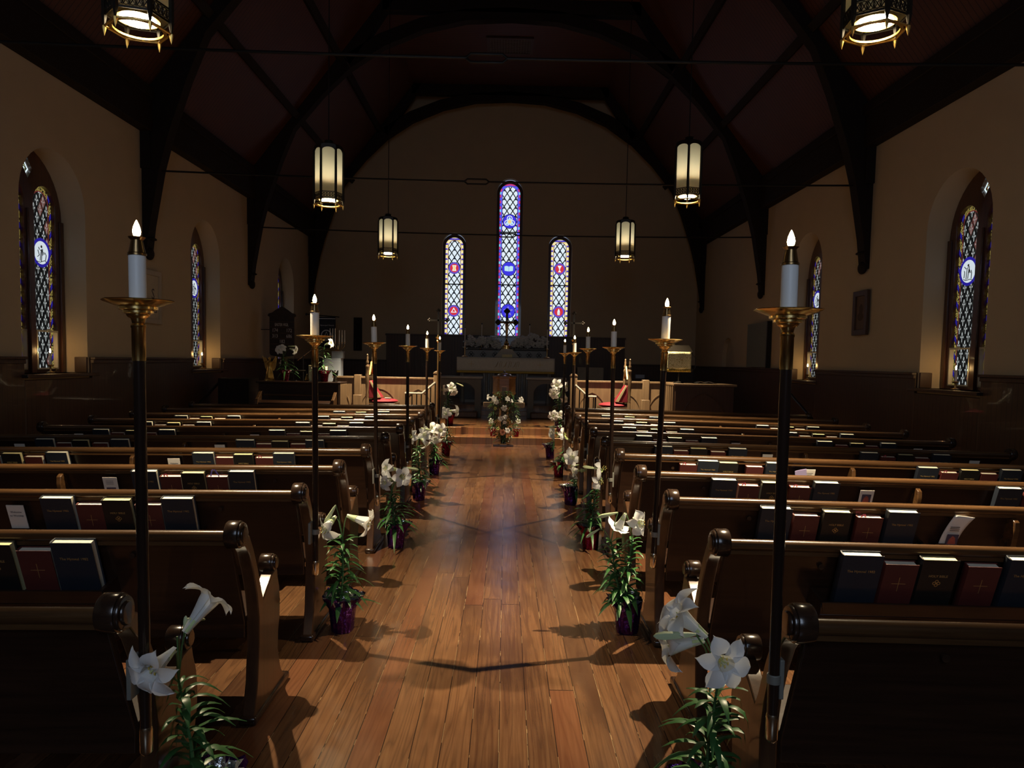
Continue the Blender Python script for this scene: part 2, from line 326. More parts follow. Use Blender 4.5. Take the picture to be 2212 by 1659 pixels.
def sidewall(sd):
    s=-1 if sd=='L' else 1; outer=[(YR-.1,-.3),(YB+.2,-.3),(YB+.2,5.1),(YR-.1,5.1)]
    cs=[c for c,d in WIN if d==sd]; holes=[arch(.60,1.2,3.05,.60,x0=c+.05) for c in cs]; g=G()
    if sd=='R': holes.append(arch(.42,.3,1.62,.42,x0=16.72))
    slab(g,[outer]+holes,0,0,0,lambda a,z,y:(s*WX,a,z),False)
    for c,h in zip(cs,holes):
        b=arch(.6,1.2,2.95,.73,x0=c,round_=False); n=len(h)
        g.add([(s*WX,p[0],p[1]) for p in h]+[(s*(WX+.285),p[0],p[1]) for p in b],[(i,(i+1)%n,(i+1)%n+n,i+n) for i in range(n)])
    if sd=='R':
        h=holes[-1]; n=len(h); g.add([(WX,p[0],p[1]) for p in h]+[(WX+.1,p[0],p[1]) for p in h],[(i,(i+1)%n,(i+1)%n+n,i+n) for i in range(n)]+[tuple(range(n,2*n))])
    struct(g,'wall_left' if s<0 else 'wall_right',M_wall,'cream plaster wall on the %s side with arched window openings'%('left' if s<0 else 'right'),'wall',fix=False)
    # wainscot with notches below the sills
    g=G(); edges=[YR]+[e for c in sorted(cs) for e in (c-.57,c+.68)]+[YB]
    def strip(y0,y1,z1,cap=True):
        xa,xb=sorted((s*WX,s*(WX-.035))); g.box(xa,xb,y0,y1,-.3,z1-.03)
        if cap:
            xa,xb=sorted((s*WX,s*(WX-.075))); g.box(xa,xb,y0,y1,z1-.03,z1); xa,xb=sorted((s*WX,s*(WX-.055))); g.box(xa,xb,y0,y1,z1-.075,z1-.03)
    for i in range(0,len(edges),2): strip(edges[i],edges[i+1],1.387)
    for c in cs:
        strip(c-.57,c+.68,1.17,False); xa,xb=sorted((s*(WX+.27),s*(WX-.10))); g.box(xa,xb,c-.62,c+.73,1.165,1.2)
        for e in (-.555,.625):   # return of the wainscot into the reveal
            xa,xb=sorted((s*WX,s*(WX+.25))); g.box(xa,xb,c+e,c+e+.03,1.2,1.387)
    struct(g,'baseboard_left' if s<0 else 'baseboard_right',M_wainY,'dark brown boarded wainscot along the %s wall'%('left' if s<0 else 'right'),'wainscot',bevel=.006)
    g=G(); xa,xb=sorted((s*WX,s*(WX-.16))); g.box(xa,xb,YR,YB,4.44,5.0); g.box(*sorted((s*WX,s*(WX-.2))),YR,YB,4.86,5.0)
    struct(g,'trim_2' if s<0 else 'trim_3',M_dark,'dark beam along the top of the %s wall'%('left' if s<0 else 'right'),'beam',bevel=.01)
sidewall('L'); sidewall('R')
g=G(); FW3=[(.035,.54,2.09,5.78,.27),(-1.40,.47,2.1,4.40,.235),(1.375,.47,2.1,4.40,.235)]
holes=[arch(w/2+.07,zb,zs+.02,w/2+.09,x0=c) for c,w,zb,zs,r in FW3]; outer=[(-5.3,-.3),(5.3,-.3),(5.3,5.0),(2.3,8.6),(-2.3,8.6),(-5.3,5.0)]
slab(g,[outer]+holes,0,0,0,lambda a,z,y:(a,YB,z),False)
for h in holes:
    n=len(h); g.add([(p[0],YB,p[1]) for p in h]+[(p[0],YB+.16,p[1]) for p in h],[(i,(i+1)%n,(i+1)%n+n,i+n) for i in range(n)])
struct(g,'wall_back',M_wall,'cream east wall behind the altar with three round headed windows','wall',fix=False)
g=G(); slab(g,[outer,arch(.9,2.2,4.0,1.0,x0=0)],0,0,0,lambda a,z,y:(a,YR,z),False); struct(g,'wall_front',M_wall,'cream wall at the entrance end','wall',fix=False)
g=G(); poly(g,arch(.9,0,1.8,1.0),0); o=struct(g,'window_8',emit('added daylight glass',(.62,.76,1.),REARGLASS),'unseen daylit window added in the entrance wall','window',loc=(0,YR-.02,2.2),smooth=False)  # unseen glowing window, added to bring cool daylight from behind the camera
g=G()
for x0,x1 in ((-5,-3.15),(3.13,5)):
    g.box(x0,x1,YB-.035,YB,.2,1.36); g.box(x0,x1,YB-.07,YB,1.36,1.40)
g.box(-3.15,3.13,YB-.05,YB,.2,2.06); g.box(-3.17,3.15,YB-.075,YB,2.045,2.085); struct(g,'baseboard_back',M_wainX,'dark wooden panelling on the wall behind the altar','wainscot',bevel=.006)
g=G(); RZ=lambda x:4.9+(5-x)*1.288
for s in (-1,1): g.add([(s*5.3,YR-.1,RZ(5.3)),(s*2.4,YR-.1,8.25),(s*2.4,YB+.2,8.25),(s*5.3,YB+.2,RZ(5.3))],[(0,1,2,3)])
g.add([(-2.4,YR-.1,8.25),(2.4,YR-.1,8.25),(2.4,YB+.2,8.25),(-2.4,YB+.2,8.25)],[(0,1,2,3)])
struct(g,'ceiling',M_ceil,'dark reddish board ceiling with sloping sides','ceiling',smooth=False)
for i,x in enumerate((4.11,3.28)):
    for s in (-1,1):
        g=G(); z=RZ(x); n=Vector((-.79*s,0,-.613)); d=Vector((-.613*s,0,.79)); p=Vector((s*x,0,z)); q=[p+d*.06,p-d*.06,p-d*.06+n*.1,p+d*.06+n*.1]
        g.prism([(v.x,v.z) for v in q],YR,YB,1); struct(g,'trim_%d'%(4+2*i+(s>0)),M_dark,'%s dark purlin on the %s ceiling slope'%(('lower','upper')[i],('left','right')[s>0]),'beam')
ARC=[(4.95,2.80),(4.90,3.2),(4.76,3.95),(4.64,4.4),(4.38,5.15),(4.12,5.77),(3.6,6.39),(3.05,6.92),(2.42,7.33),(1.67,7.65),(.87,7.84),(0,7.89)]
OUT=[(3.15,7.16),(2.52,7.56),(1.74,7.87),(.9,8.05),(0,8.1)]
for k,Y in enumerate((6.2,10.4,14.55,18.95)):
    g=G(); y0,y1=Y-.1,Y+.1
    for s in (-1,1):
        g.prism([(s*x,z) for x,z in ARC[:8]+[(3.22,7.18),(5.02,4.87),(5.02,2.8)]],y0,y1,1)
        L=ARC[7:]; g.prism([(s*x,z) for x,z in L+OUT[::-1]],y0,y1,1)
        g.prism([(s*x,z) for x,z in ((3.22,7.18),(2.42,8.25),(2.2,8.25),(3.05,6.98))],y0,y1,1)
        g.box(*sorted((s*5,s*4.87)),Y-.14,Y+.14,3.95,4.45); g.ell((s*4.95,Y,2.82),.05,.1,.09); g.ell((s*4.915,Y,3.02),.05,.112,.022)
    g.box(-2.45,2.45,y0,y1,8.0,8.25); struct(g,'roof_truss',M_dark,['dark arched roof truss overhead, nearest the camera','dark arched roof truss above the wall pictures','dark arched roof truss between the second and third windows','dark arched roof truss against the altar wall'][k],'roof truss',bevel=.012)
for k,(Y,zc) in enumerate(((6.2,3.95),(10.4,3.95),(14.55,3.92))):
    t=thing('tie_rod',['thin iron tie rod crossing overhead near the closest lanterns','iron tie rod crossing above the middle lanterns, its buckle left of centre','iron tie rod crossing the tall altar window with its buckle in front of the glass'][k],'tie rod',(0,Y,zc),group='tie rods between the trusses')
    xb=(-.2,-.445,-.02)[k]; sag=lambda x:-.06*(1-(x/4.9)**2)
    g=G(); g.tube([(x,0,sag(x)) for x in (-4.92,-4,-3,-2,-1.2,xb-.16)],.013,8); g.tube([(x,0,sag(x)) for x in (xb+.16,1.2,2,3,4,4.92)],.013,8); g.obj('rod',M_black,t)
    g=G(); zb=sag(xb)
    for e in (-.033,.033): g.tube([(xb-.17,0,zb),(xb-.13,0,zb+e),(xb+.13,0,zb+e),(xb+.17,0,zb)],.012,8)
    g.obj('turnbuckle',M_black,t)
# ---------------------------------------------------------------- windows
def figure(g,mi,sd,y=0):
    rnd=random.Random(sd); L=[]
    for p in ([(0,-.09),(.012,.04)],[(-.02,-.09),(-.012,.03)],[(-.03,.03),(.02,.05),(.03,-.02)],[(-.03,.02),(-.06,.05)],[(.03,.02),(.05,-.02)],[(-.08,-.06),(-.05,-.02),(-.07,.02)],[(-.09,-.095),(-.03,-.1),(.05,-.09),(.09,-.1)],[(.06,-.08),(.075,-.03),(.06,.01)]):
        j=[(a+rnd.uniform(-.012,.012),b+rnd.uniform(-.012,.012)) for a,b in p]; g.tube([(a,y,b) for a,b in j],.0045,4,mi)
    disc(g,0,.068,.016,y,mi,12)
def sidewin(k,c,sd,n):
    s=-1 if sd=='L' else 1
    t=thing('window_%d'%n,'leaded twin lancet window %s on the %s wall'%(k,('right','left')[s<0]),'window',(s*5.27,c,0),(0,0,-s*PI/2),kind='structure')
    LX=(-.28,.28); fr=G(); ast=[]
    for i in range(24):
        a=2*PI*i/24; ast.append((.085*abs(cos(a))**2.2*(1 if cos(a)>0 else -1),3.44+.115*abs(sin(a))**2.2*(1 if sin(a)>0 else -1)))
    slab(fr,[arch(.6,1.2,2.95,.73,round_=False)]+[arch(.2,1.24,3.08,.22,x0=x) for x in LX]+[ast],-.02,.05); fr.box(-.045,.045,-.05,-.02,1.2,3.0)
    for e in (-.6,.54): fr.box(e,e+.06,-.045,-.02,1.2,2.95)
    fr.obj('window_frame',M_frame,t,bevel=.004)
    for x in LX:
        q=G(); slab(q,[arch(.2,0,1.84,.22)],0,.006,0); p=q.obj('window_glass',M_gris,t,(x,.03,1.24),smooth=False)
        q=G(); disc(q,0,0,.165,0,0,32,.13); disc(q,0,0,.13,0,1,32); figure(q,2,n*3+(x>0),-.002); q.obj('medallion',[GBs,GWs,M_ink],p,(0,-.006,1.32),smooth=False)
        h=G()
        for a0,a1,b0,b1 in ((-.195,.195,1.665,1.685),(-.195,.195,1.24,1.255),(-.195,-.178,1.255,1.665),(.178,.195,1.255,1.665)): h.box(x+a0,x+a1,-.03,.02,b0,b1)
        h.box(x-.02,x+.02,-.05,-.03,1.66,1.70); h.obj('hopper_frame',M_leadgrey,t,bevel=.002)
    q=G(); sc=lambda f:[(p[0]*f,(p[1]-3.44)*f) for p in ast]; o2,i2=sc(1.),sc(.72); m=len(o2)
    q.add([(p[0],0,p[1]) for p in o2]+[(p[0],0,p[1]) for p in i2],[(i,(i+1)%m,(i+1)%m+m,i+m) for i in range(m)],0); q.add([(p[0],.001,p[1]) for p in i2],[tuple(range(m))],3)
    for a in range(8): disc(q,.024*cos(a*PI/4),.034*sin(a*PI/4),.011,-.002,1 if a%2 else 2,10)
    disc(q,0,0,.014,-.003,0,10); q.obj('star_light',[GE,GG,GT if s>0 else GG,GK],t,(0,.028,3.44),smooth=False)
M_gris=glass('grisaille lancet glass',.40,1.86,'grisaille',SIDEGLASS)
sidewin('nearest the camera',8.27,'L',1); sidewin('farther from the camera',12.40,'L',2); sidewin('half hidden by the hymn board',16.9,'L',3)
sidewin('nearest the camera',8.27,'R',4); sidewin('farther from the camera',12.40,'R',5); sidewin('beside the front pews',4.1,'L',6); sidewin('beside the front pews',4.1,'R',7)
def farwin(n,c,w,zb,zs,style,label,meds,bars):
    t=thing('window_%d'%n,label,'window',(c,YB+.13,zb),kind='structure'); hh=zs-zb
    m=glass('glass '+label[:14],w,hh,style,GLASS,bars); q=G(); slab(q,[arch(w/2,0,hh,w/2,n=12)],0,.006); p=q.obj('window_glass',m,t,smooth=False)
    f=G(); slab(f,[arch(w/2+.075,-.04,hh,w/2+.075,n=12),arch(w/2-.004,.0,hh,w/2-.004,n=12)],-.04,.03); f.obj('window_frame',M_frame,t)
    for z,kind in meds:
        q=G(); z-=zb; r=.155 if style!='centre' else .19
        if style=='centre': disc(q,0,0,r,0,6,32,r*.93); disc(q,0,0,r*.93,0,0,32)
        else: disc(q,0,0,r,0,5,32,r*.72); disc(q,0,0,r*.72,0,1,32); disc(q,0,0,r*1.0,-.001,6,32,r*.96)
        if kind=='knot':
            for a in range(3):
                b=PI/2+a*2*PI/3; disc(q,.075*cos(b),.075*sin(b),.075,-.002,2,24,.055)
            poly(q,[(.135*cos(PI/2+a*2*PI/3),.135*sin(PI/2+a*2*PI/3)-.01) for a in range(3)],-.003,4); disc(q,0,-.01,.045,-.004,3,20,.0)
            for a in range(3): b=-PI/2+a*2*PI/3; poly(q,[(.012*cos(b+1.57),.012*sin(b+1.57)-.01),(.075*cos(b),.075*sin(b)-.01),(-.012*cos(b+1.57),-.012*sin(b+1.57)-.01)],-.005,3)
        if kind=='book':
            for e in (-1,1): poly(q,[(e*.003,-.065),(e*.11,-.05),(e*.115,.065),(e*.06,.08),(e*.003,.062)],-.002,4)
            q.box(-.004,.004,-.004,-.002,-.07,.065,0)
        if kind=='lilyflower':
            for a in range(5): b=PI/2+a*2*PI/5; poly(q,[(.01*cos(b+1.57),.01*sin(b+1.57)),(.1*cos(b-.25),.1*sin(b-.25)),(.14*cos(b),.14*sin(b)),(.1*cos(b+.25),.1*sin(b+.25))],-.002,7)
        if kind=='scroll': poly(q,[(-.055,-.075),(.055,-.075),(.035,0),(.055,.075),(-.055,.075),(-.035,0)],-.002,2); poly(q,[(-.03,-.06),(.03,-.06),(.02,0),(.03,.06),(-.03,.06),(-.02,0)],-.003,3)
        if kind=='chalice': poly(q,[(-.055,.085),(.055,.085),(.012,0),(.012,-.04),(.045,-.085),(-.045,-.085),(-.012,-.04),(-.012,0)],-.002,2)
        if kind=='triangle':
            for a in range(3):
                b=PI/2+a*2*PI/3; e=b+2*PI/3; P=lambda r,k:(r*cos(k),r*sin(k)); poly(q,[P(.09,b),P(.09,e),P(.05,e),P(.05,b)],-.002,2)
        if kind=='lamp': poly(q,[(-.03,-.085),(.03,-.085),(.035,.0),(.02,.05),(0,.09),(-.02,.05),(-.035,0)],-.002,2); poly(q,[(.008,-.085),(.014,-.085),(.014,0),(.008,0)],-.003,6)
        q.obj('medallion',MED,p,(0,-.012,z),smooth=False)
MED=[GB,GR,GW,GY,GC,GP,GK,gl('lilac',(.22,.2,.7))]
farwin(9,*FW3[0][:4],'centre','tall blue bordered stained glass window behind the crucifix',[(5.08,'knot'),(3.845,'book'),(2.74,'lilyflower')],(4.8-2.09,3.43-2.09))
farwin(10,*FW3[1][:4],'amber','amber bordered stained glass window left of the tall altar window',[(3.84,'scroll'),(2.72,'triangle')],(3.42-2.1,))
farwin(11,*FW3[2][:4],'amber','amber bordered stained glass window right of the tall altar window',[(3.87,'chalice'),(2.745,'lamp')],(3.44-2.1,))
# ---------------------------------------------------------------- pews
Y0=1.863; PIT=.86
ENDP=[(-.012,.735),(.035,.725),(.075,.68),(.115,.6),(.15,.5),(.168,.4),(.162,.3),(.138,.15),(.105,.06),(.085,.0),(.52,.0),(.515,.03),(.47,.05),(.44,.08),(.418,.13),(.40,.19),(.41,.26),(.432,.32),(.44,.39),(.432,.45),(.412,.50),(.405,.535),(.375,.535),(.34,.53),(.285,.498),(.225,.462),(.205,.50),(.165,.60),(.12,.69),(.075,.755),(.03,.77)]
def knob(g,x0,y,z,r,w):
    g.lathe([(0,x0),(r*.94,x0),(r,x0+.004),(r,x0+w*.62),(r*.97,x0+w*.66),(r*.88,x0+w*.67),(r*.88,x0+w*.76),(r*.84,x0+w*.80),(r*.62,x0+w*.81),(r*.60,x0+w*.86),(r*.55,x0+w*.9),(0,x0+w*.92)],32,(0,y,z),0)
def make_pew(s,L,rack=True):
    t=thing('pew','pew','pew'); X=lambda a,b:sorted((s*a,s*b))
    for e,(a,b) in enumerate(((0,.05),(L-.05,L))):
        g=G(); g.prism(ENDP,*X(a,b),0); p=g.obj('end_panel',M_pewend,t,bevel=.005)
        xs=X(a-.012,b+.012); 
        for y,z,r,nm in ((.018,.772,.052,'back_knob'),(.388,.563,.04,'arm_knob')):
            g=G(); k=len(g.v); knob(g,0,y,z,r,.075)
            flip=(-1 if (s>0)==(e==0) else 1); x0=(a+b)/2*s
            g.xf(Matrix.Translation((x0-flip*.037,0,0))@Matrix.Diagonal((flip,1,1,1))); g.obj(nm,M_knob,p)
        g=G(); g.box(*X(a-.01,b+.01),.08,.53,0,.035); g.obj('shoe',M_knob,p,bevel=.01)
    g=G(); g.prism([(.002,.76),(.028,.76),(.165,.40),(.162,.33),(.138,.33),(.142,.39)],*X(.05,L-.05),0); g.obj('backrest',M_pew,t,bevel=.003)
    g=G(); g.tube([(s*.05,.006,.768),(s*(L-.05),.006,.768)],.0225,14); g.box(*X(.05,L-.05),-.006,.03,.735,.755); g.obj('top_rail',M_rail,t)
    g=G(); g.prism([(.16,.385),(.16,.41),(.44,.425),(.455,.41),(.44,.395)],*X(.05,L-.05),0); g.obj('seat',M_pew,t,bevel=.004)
    for f in (.33,.67):
        g=G(); g.box(*X(L*f-.025,L*f+.025),.17,.24,-.05,.39); g.box(*X(L*f-.02,L*f+.02),.2,.40,.33,.395); g.obj('leg',M_pew,t,bevel=.004)
    for a in ((.40 if s>0 else .50,2.12 if s>0 else 2.08) if rack else ()):
        b=a+(.90 if s>0 else .855); g=G(); g.prism([(.085,.535),(-.035,.517),(-.04,.527),(.078,.547)],*X(a,b),0); g.prism([(-.036,.517),(-.05,.575),(-.042,.578),(-.028,.52)],*X(a,b),0)
        for e in (a,b-.015): g.prism([(.085,.535),(-.035,.517),(-.05,.575),(.06,.60)],*X(e,e+.015),0)
        g.obj('book_rack',M_pew,t,bevel=.002)
    g=G(); xm=L*.49; g.prism([(.04,.72),(-.01,.735),(-.035,.72),(-.04,.68),(-.025,.61),(.0,.56),(.075,.57)],*X(xm-.014,xm+.014),0); g.obj('centre_bracket',M_rail,t,bevel=.004)
    for a in (1.36,3.02) if s<0 else (1.36,3.11):
        g=G(); g.prism([(.085,.548),(.022,.548),(.022,.592),(.028,.592),(.028,.562),(.078,.562)],*X(a,a+.12),0); g.obj('card_holder',M_pew,t)
    g=G(); g.lathe([(0,-.004),(.011,-.003),(.011,.006),(0,.008)],12,(s*.42,.018,.69),1); g.obj('peg',M_knob,t)
    return t
PEWX={1:(.735,.775,.785,.79,.795,.803,.81,.823,.835,.84,.848),-1:(-.955,)*9+(-.97,-.99)}; PEWL={1:3.50,-1:3.455}; PEW={}
for s in (1,-1):
    proto=make_pew(s,PEWL[s])
    first=make_pew(s,PEWL[s],False)
    for i in range(11):
        o=first if i==0 else (proto if i==1 else copy_tree(proto))
        o.location=(PEWX[s][i],Y0+PIT*i,0); o.rotation_euler=(0,s*SL,0)
        tag(o,'dark wooden pew %s of the aisle, %s'%('right' if s>0 else 'left',ORD[i]),'pew','pews %s of the aisle'%('right' if s>0 else 'left')); PEW[s,i]=o
# ---------------------------------------------------------------- books and cards in the pew racks
TILT=R(18)
def make_book(kind):
    w,h,th,mc,mp={'hymnal':(.150,.225,.036,M_bblue,M_paper),'prayer':(.124,.19,.034,M_bred,M_paper),'bible':(.136,.215,.036,M_bblack,M_paper2)}[kind]
    t=thing({'hymnal':'hymnal','prayer':'prayer_book','bible':'bible'}[kind],'b','book')
    g=G(); c=.003
    g.box(-w/2,w/2,-th,-th+c,0,h).box(-w/2,w/2,-c,0,0,h).prism([(-w/2,-th),(-w/2+c,-th),(-w/2+c,0),(-w/2,0),(-w/2-.004,-th*.3),(-w/2-.004,-th*.7)],0,h,2); g.obj('cover',mc,t,bevel=.001)
    g=G(); g.box(-w/2+c,w/2-.006,-th+c,-c,.005,h-.005); g.obj('pages',mp,t)
    if kind=='hymnal': text('title','The Hymnal 1982',.0145,M_goldink,t,(0,-th-.0006,h*.70),(PI/2,0,0))
    if kind=='prayer':
        g=G(); g.box(-.0008,.0008,-th-.001,-th,.075,.135).box(-.026,.026,-th-.001,-th,.107,.1086); g.obj('gold_cross',M_goldink,t)
    if kind=='bible':
        text('title','HOLY BIBLE',.0135,M_goldink,t,(0,-th-.0006,h*.68),(PI/2,0,0)); g=G()
        for a in range(4): b=a*PI/2; disc(g,.008*cos(b),h*.54+.008*sin(b),.007,-th-.0008,0,12,.0042)
        g.box(-.004,.004,-th-.001,-th-.0006,h*.54-.004,h*.54+.004); g.obj('emblem',M_goldink,t,smooth=False)
    return t
BOOK={k:make_book(k) for k in ('hymnal','prayer','bible')}; used=set(); ROW=['1 from the camera']+['%d from camera'%k for k in range(2,12)]; rb=random.Random(4)
NAMEB={'hymnal':'slate blue hymnal','prayer':'red prayer book with gold cross','bible':'black bible with gold emblem'}
def rackpos(s,i,x,dz=0):
    "point on the rack shelf of pew (s,i) at world x"
    p=PEW[s,i]; lx=abs(x-p.location.x); return Vector((x,p.location.y+.046,.553-lx*SL+dz))
CNT={}
def place(src,s,i,x,label,group,rz=0.,tilt=TILT,dy=0,dz=0):
    o=src if src.name not in used else copy_tree(src); used.add(src.name)
    p=rackpos(s,i,x,dz); o.location=(p.x,p.y+dy,p.z); o.rotation_euler=(tilt,s*SL,rz); o['label']=label; o['group']=group; return o
for s in (-1,1):
    sd='left' if s<0 else 'right'
    for i in range(11):
        if s<0: grp=[('hymnal',-1.565),('prayer',-1.71),('bible',-1.855),('prayer',-1.99),('hymnal',-2.14),('hymnal',-3.18),('prayer',-3.345),('bible',-3.50),('prayer',-3.645),('hymnal',-3.795)]
        else: grp=[('hymnal',1.325),('prayer',1.475),('bible',1.62),('prayer',1.785),('hymnal',1.945),('hymnal',3.05),('prayer',3.21),('bible',3.355),('prayer',3.50),('hymnal',3.655)]
        if i==4 and s>0: grp[:5]=[('prayer',1.325),('hymnal',1.465),('bible',1.61),('prayer',1.80),('hymnal',1.955)]
        if i==0: continue
        if i>=9: grp=grp[:5] if s<0 else grp[:5]
        if i==3 and s<0: grp=grp[:5]
        if i==2 and s<0: grp=grp[:5]
        if i==10: grp=[]
        for n,(k,x) in enumerate(grp):
            xx=x+rb.uniform(-.003,.003); nm='%s, %s from the aisle, on the %s %s pew'%(NAMEB[k],NTH[n],NTH[i],sd)
            b=place(BOOK[k],s,i,xx,nm,'books in the rack of the %s pew %s'%(sd,ORD[i]),rb.uniform(-.006,.006))
            if k=='prayer' and ((s,i,n) in ((-1,3,1),(-1,3,3),(-1,4,1),(1,3,1),(1,3,3),(1,4,0),(1,2,3),(1,5,6),(1,4,6),(-1,2,1))):
                g=G(); f=(s,i,n)==(-1,3,1); hgt=.05 if f else .02
                g.grid(lambda u,v:(-.045+.05*v*(1 if f else .4)+.008*u,-.02-.006*sin(v*PI),.186+hgt*sin(v*PI)),1,10); g.obj('ribbon',M_ribbon if f else M_ribbonr,b,solid=.0006)
        if i==10: continue
        # a leaflet in each card holder
        x={-1:-2.37,1:2.21}[s]; kinds={(-1,2):'welcome',(-1,3):'service',(-1,4):'welcome',(-1,5):'welcome',(1,2):'leaning',(1,3):'photo',(1,4):'pair',(1,5):'plain',(1,6):'plain',(1,7):'photo'}.get((s,i),'plain')
        for far in ((0,1) if i>=3 else (0,)):
            if far and kinds!='x': kinds='plain'
            xx=x if not far else s*(4.03 if s<0 else 3.96); w,h=.085,.155
            t=thing('leaflet','l','leaflet'); g=G(); g.box(-w/2,w/2,-.004,0,0,h)
            if kinds=='leaning': g=G(); g.grid(lambda u,v:(-w/2+w*u+.045*v*v,-.004-.02*v*v*u,v*.19),6,10)
            p=g.obj('sheet',M_card,t,bevel=.0006,solid=.002 if kinds=='leaning' else 0)
            if kinds=='welcome':
                for z,b in ((.118,'Welcome'),(.098,'to Worship')): text('lettering',b,.014,M_cardink,t,(0,-.0048,z),(PI/2,0,0),.0003)
            if kinds=='plain' or kinds=='pair':
                g=G()
                for q in range(5): g.box(-.03+.005*(q%2),.028-.007*(q%3),-.0046,-.004,.125-.012*q,.1275-.012*q)
                g.obj('print',M_cardink,t)
            if kinds in ('photo','service','leaning'):
                z0=.07 if kinds=='photo' else .03; g=G(); sh=.012 if kinds=='leaning' else 0; yy=-.0046-(.012 if sh else 0)
                g.box(-.028+sh,.028+sh,yy-.001,yy,z0,z0+.058,0); poly(g,[(-.02+sh,z0+.004),(.02+sh,z0+.004),(.012+sh,z0+.04),(-.002+sh,z0+.05),(-.016+sh,z0+.03)],yy-.0014,1); g.obj('photo_print',[M_pic2,M_pic1],t,smooth=False)
                if kinds!='photo':
                    g=G()
                    for q in range(3): g.box(-.025+sh,.02+sh,-.0052-(.016 if sh else 0),-.0046-(.014 if sh else 0),.13-.01*q,.132-.01*q)
                    g.obj('print',M_cardink,t)
            desc={'welcome':'cream welcome leaflet','service':'folded service leaflet with a red picture','leaning':'curled leaflet with a red picture leaning sideways','photo':'white card with a small photograph','pair':'printed leaflet before a lilac one','plain':'small printed card'}[kinds]
            used.discard(t.name)
            place(t,s,i,xx,'%s %s, on the %s %s pew'%(desc,'near the wall' if far else 'at mid pew',NTH[i],sd),'leaflets behind the %s pews'%sd,rb.uniform(-.03,.03),dz=.012)
            if kinds=='pair':
                g=G(); g.box(-w/2,w/2,-.003,0,0,h); q=g.obj('leaflet',M_lilac); tag(q,'lilac leaflet tilted behind a printed white one, on the %s right pew'%NTH[i],'leaflet','leaflets behind the right pews'); used.discard(q.name); place(q,s,i,xx-.035,q['label'],q['group'],.0,dz=.012,dy=-.008).rotation_euler=(TILT,-.22,0)
# ---------------------------------------------------------------- processional torches
def make_torch(L):
    t=thing('processional_torch','t','candle torch'); lo=1.135-L
    g=G(); g.lathe([(.0145,.07+lo),(.0145,1.05)],16); g.obj('pole',M_pole,t)
    g=G(); g.lathe([(0,0),(.008,.001),(.012,.006),(.0165,.012),(.0165,.068),(.0155,.075),(.0145,.078)],16,(0,0,lo)); g.obj('ferrule',M_steel,t)
    g=G(); g.lathe([(.0165,1.03),(.0165,1.112),(.018,1.114),(.018,1.12),(.0145,1.124),(.017,1.135),(.024,1.143)],20); g.obj('socket',M_brass,t)
    g=G(); wob=lambda i,j:1+(.035*sin(i*2*PI/32*8) if j in (8,9,10) else 0)
    g.lathe([(.022,1.138),(.026,1.142),(.028,1.147),(.036,1.15),(.036,1.155),(.046,1.159),(.046,1.165),(.060,1.170),(.080,1.178),(.084,1.181),(.081,1.183),(.058,1.179),(.03,1.176),(.022,1.176)],32,jit=wob); g.obj('drip_pan',M_brass,t)
    g=G(); g.lathe([(.0205,1.172),(.0205,1.295),(.0195,1.297),(0,1.297)],20); g.obj('candle',M_wax,t)
    g=G(); g.lathe([(.0225,1.293),(.0225,1.298),(.020,1.300),(.0145,1.328),(.014,1.331),(.0205,1.338),(.0195,1.339),(.0125,1.333),(.013,1.328),(.019,1.30)],20); g.obj('follower',M_bronze,t)
    g=G(); g.tube([(0,0,1.32),(0,0,1.342)],.0018,6); g.obj('wick',M_wick,t)
    g=G(); g.lathe([(0,1.336),(.004,1.338),(.0085,1.345),(.0098,1.352),(.0085,1.361),(.005,1.371),(.002,1.378),(0,1.381)],12); g.obj('flame',M_flame,t)
    g=G(); g.box(.012,.024,-.010,.05,.17,.275).tube([(0,0,.21),(0,0,.235)],.0185,12); g.obj('bracket',M_clamp,t,bevel=.002)
    return t
PLATE={-1:[(298,652),(680,727),(808.5,741),(881,748),(922.7,752.5),(949.8,757.4)],1:[(1703,672),(1437,735),(1325.6,751),(1270,753.6),(1241,761.8),(1220,763.4)]}
FOOT={-1:[(316,1602),(682,1221),(815,1079),(880,1003),None,None],1:[(1668,1555),(1411,1215),(1317.5,1087),(1264,1007),None,None]}
for s in (-1,1):
    proto=make_torch(1.135 if s<0 else 1.085)
    for k in range(6):
        o=proto if k==0 else copy_tree(proto); y=Y0+PIT*2*k+.02; top=at(*PLATE[s][k],y); f=FOOT[s][k]; ax=(top-at(*f,y)).normalized() if f else Vector((0,0,1))
        o.location=top-ax*1.178; o.rotation_mode='QUATERNION'; o.rotation_quaternion=Vector((0,0,1)).rotation_difference(ax)@(Matrix.Rotation(PI if s<0 else 0,3,'Z').to_quaternion())
        tag(o,'lit brass candle torch on a dark pole, %s of six along the %s pews'%(('nearest','second','third','fourth','fifth','farthest')[k],'left' if s<0 else 'right'),'candle torch','candle torches along the aisle')
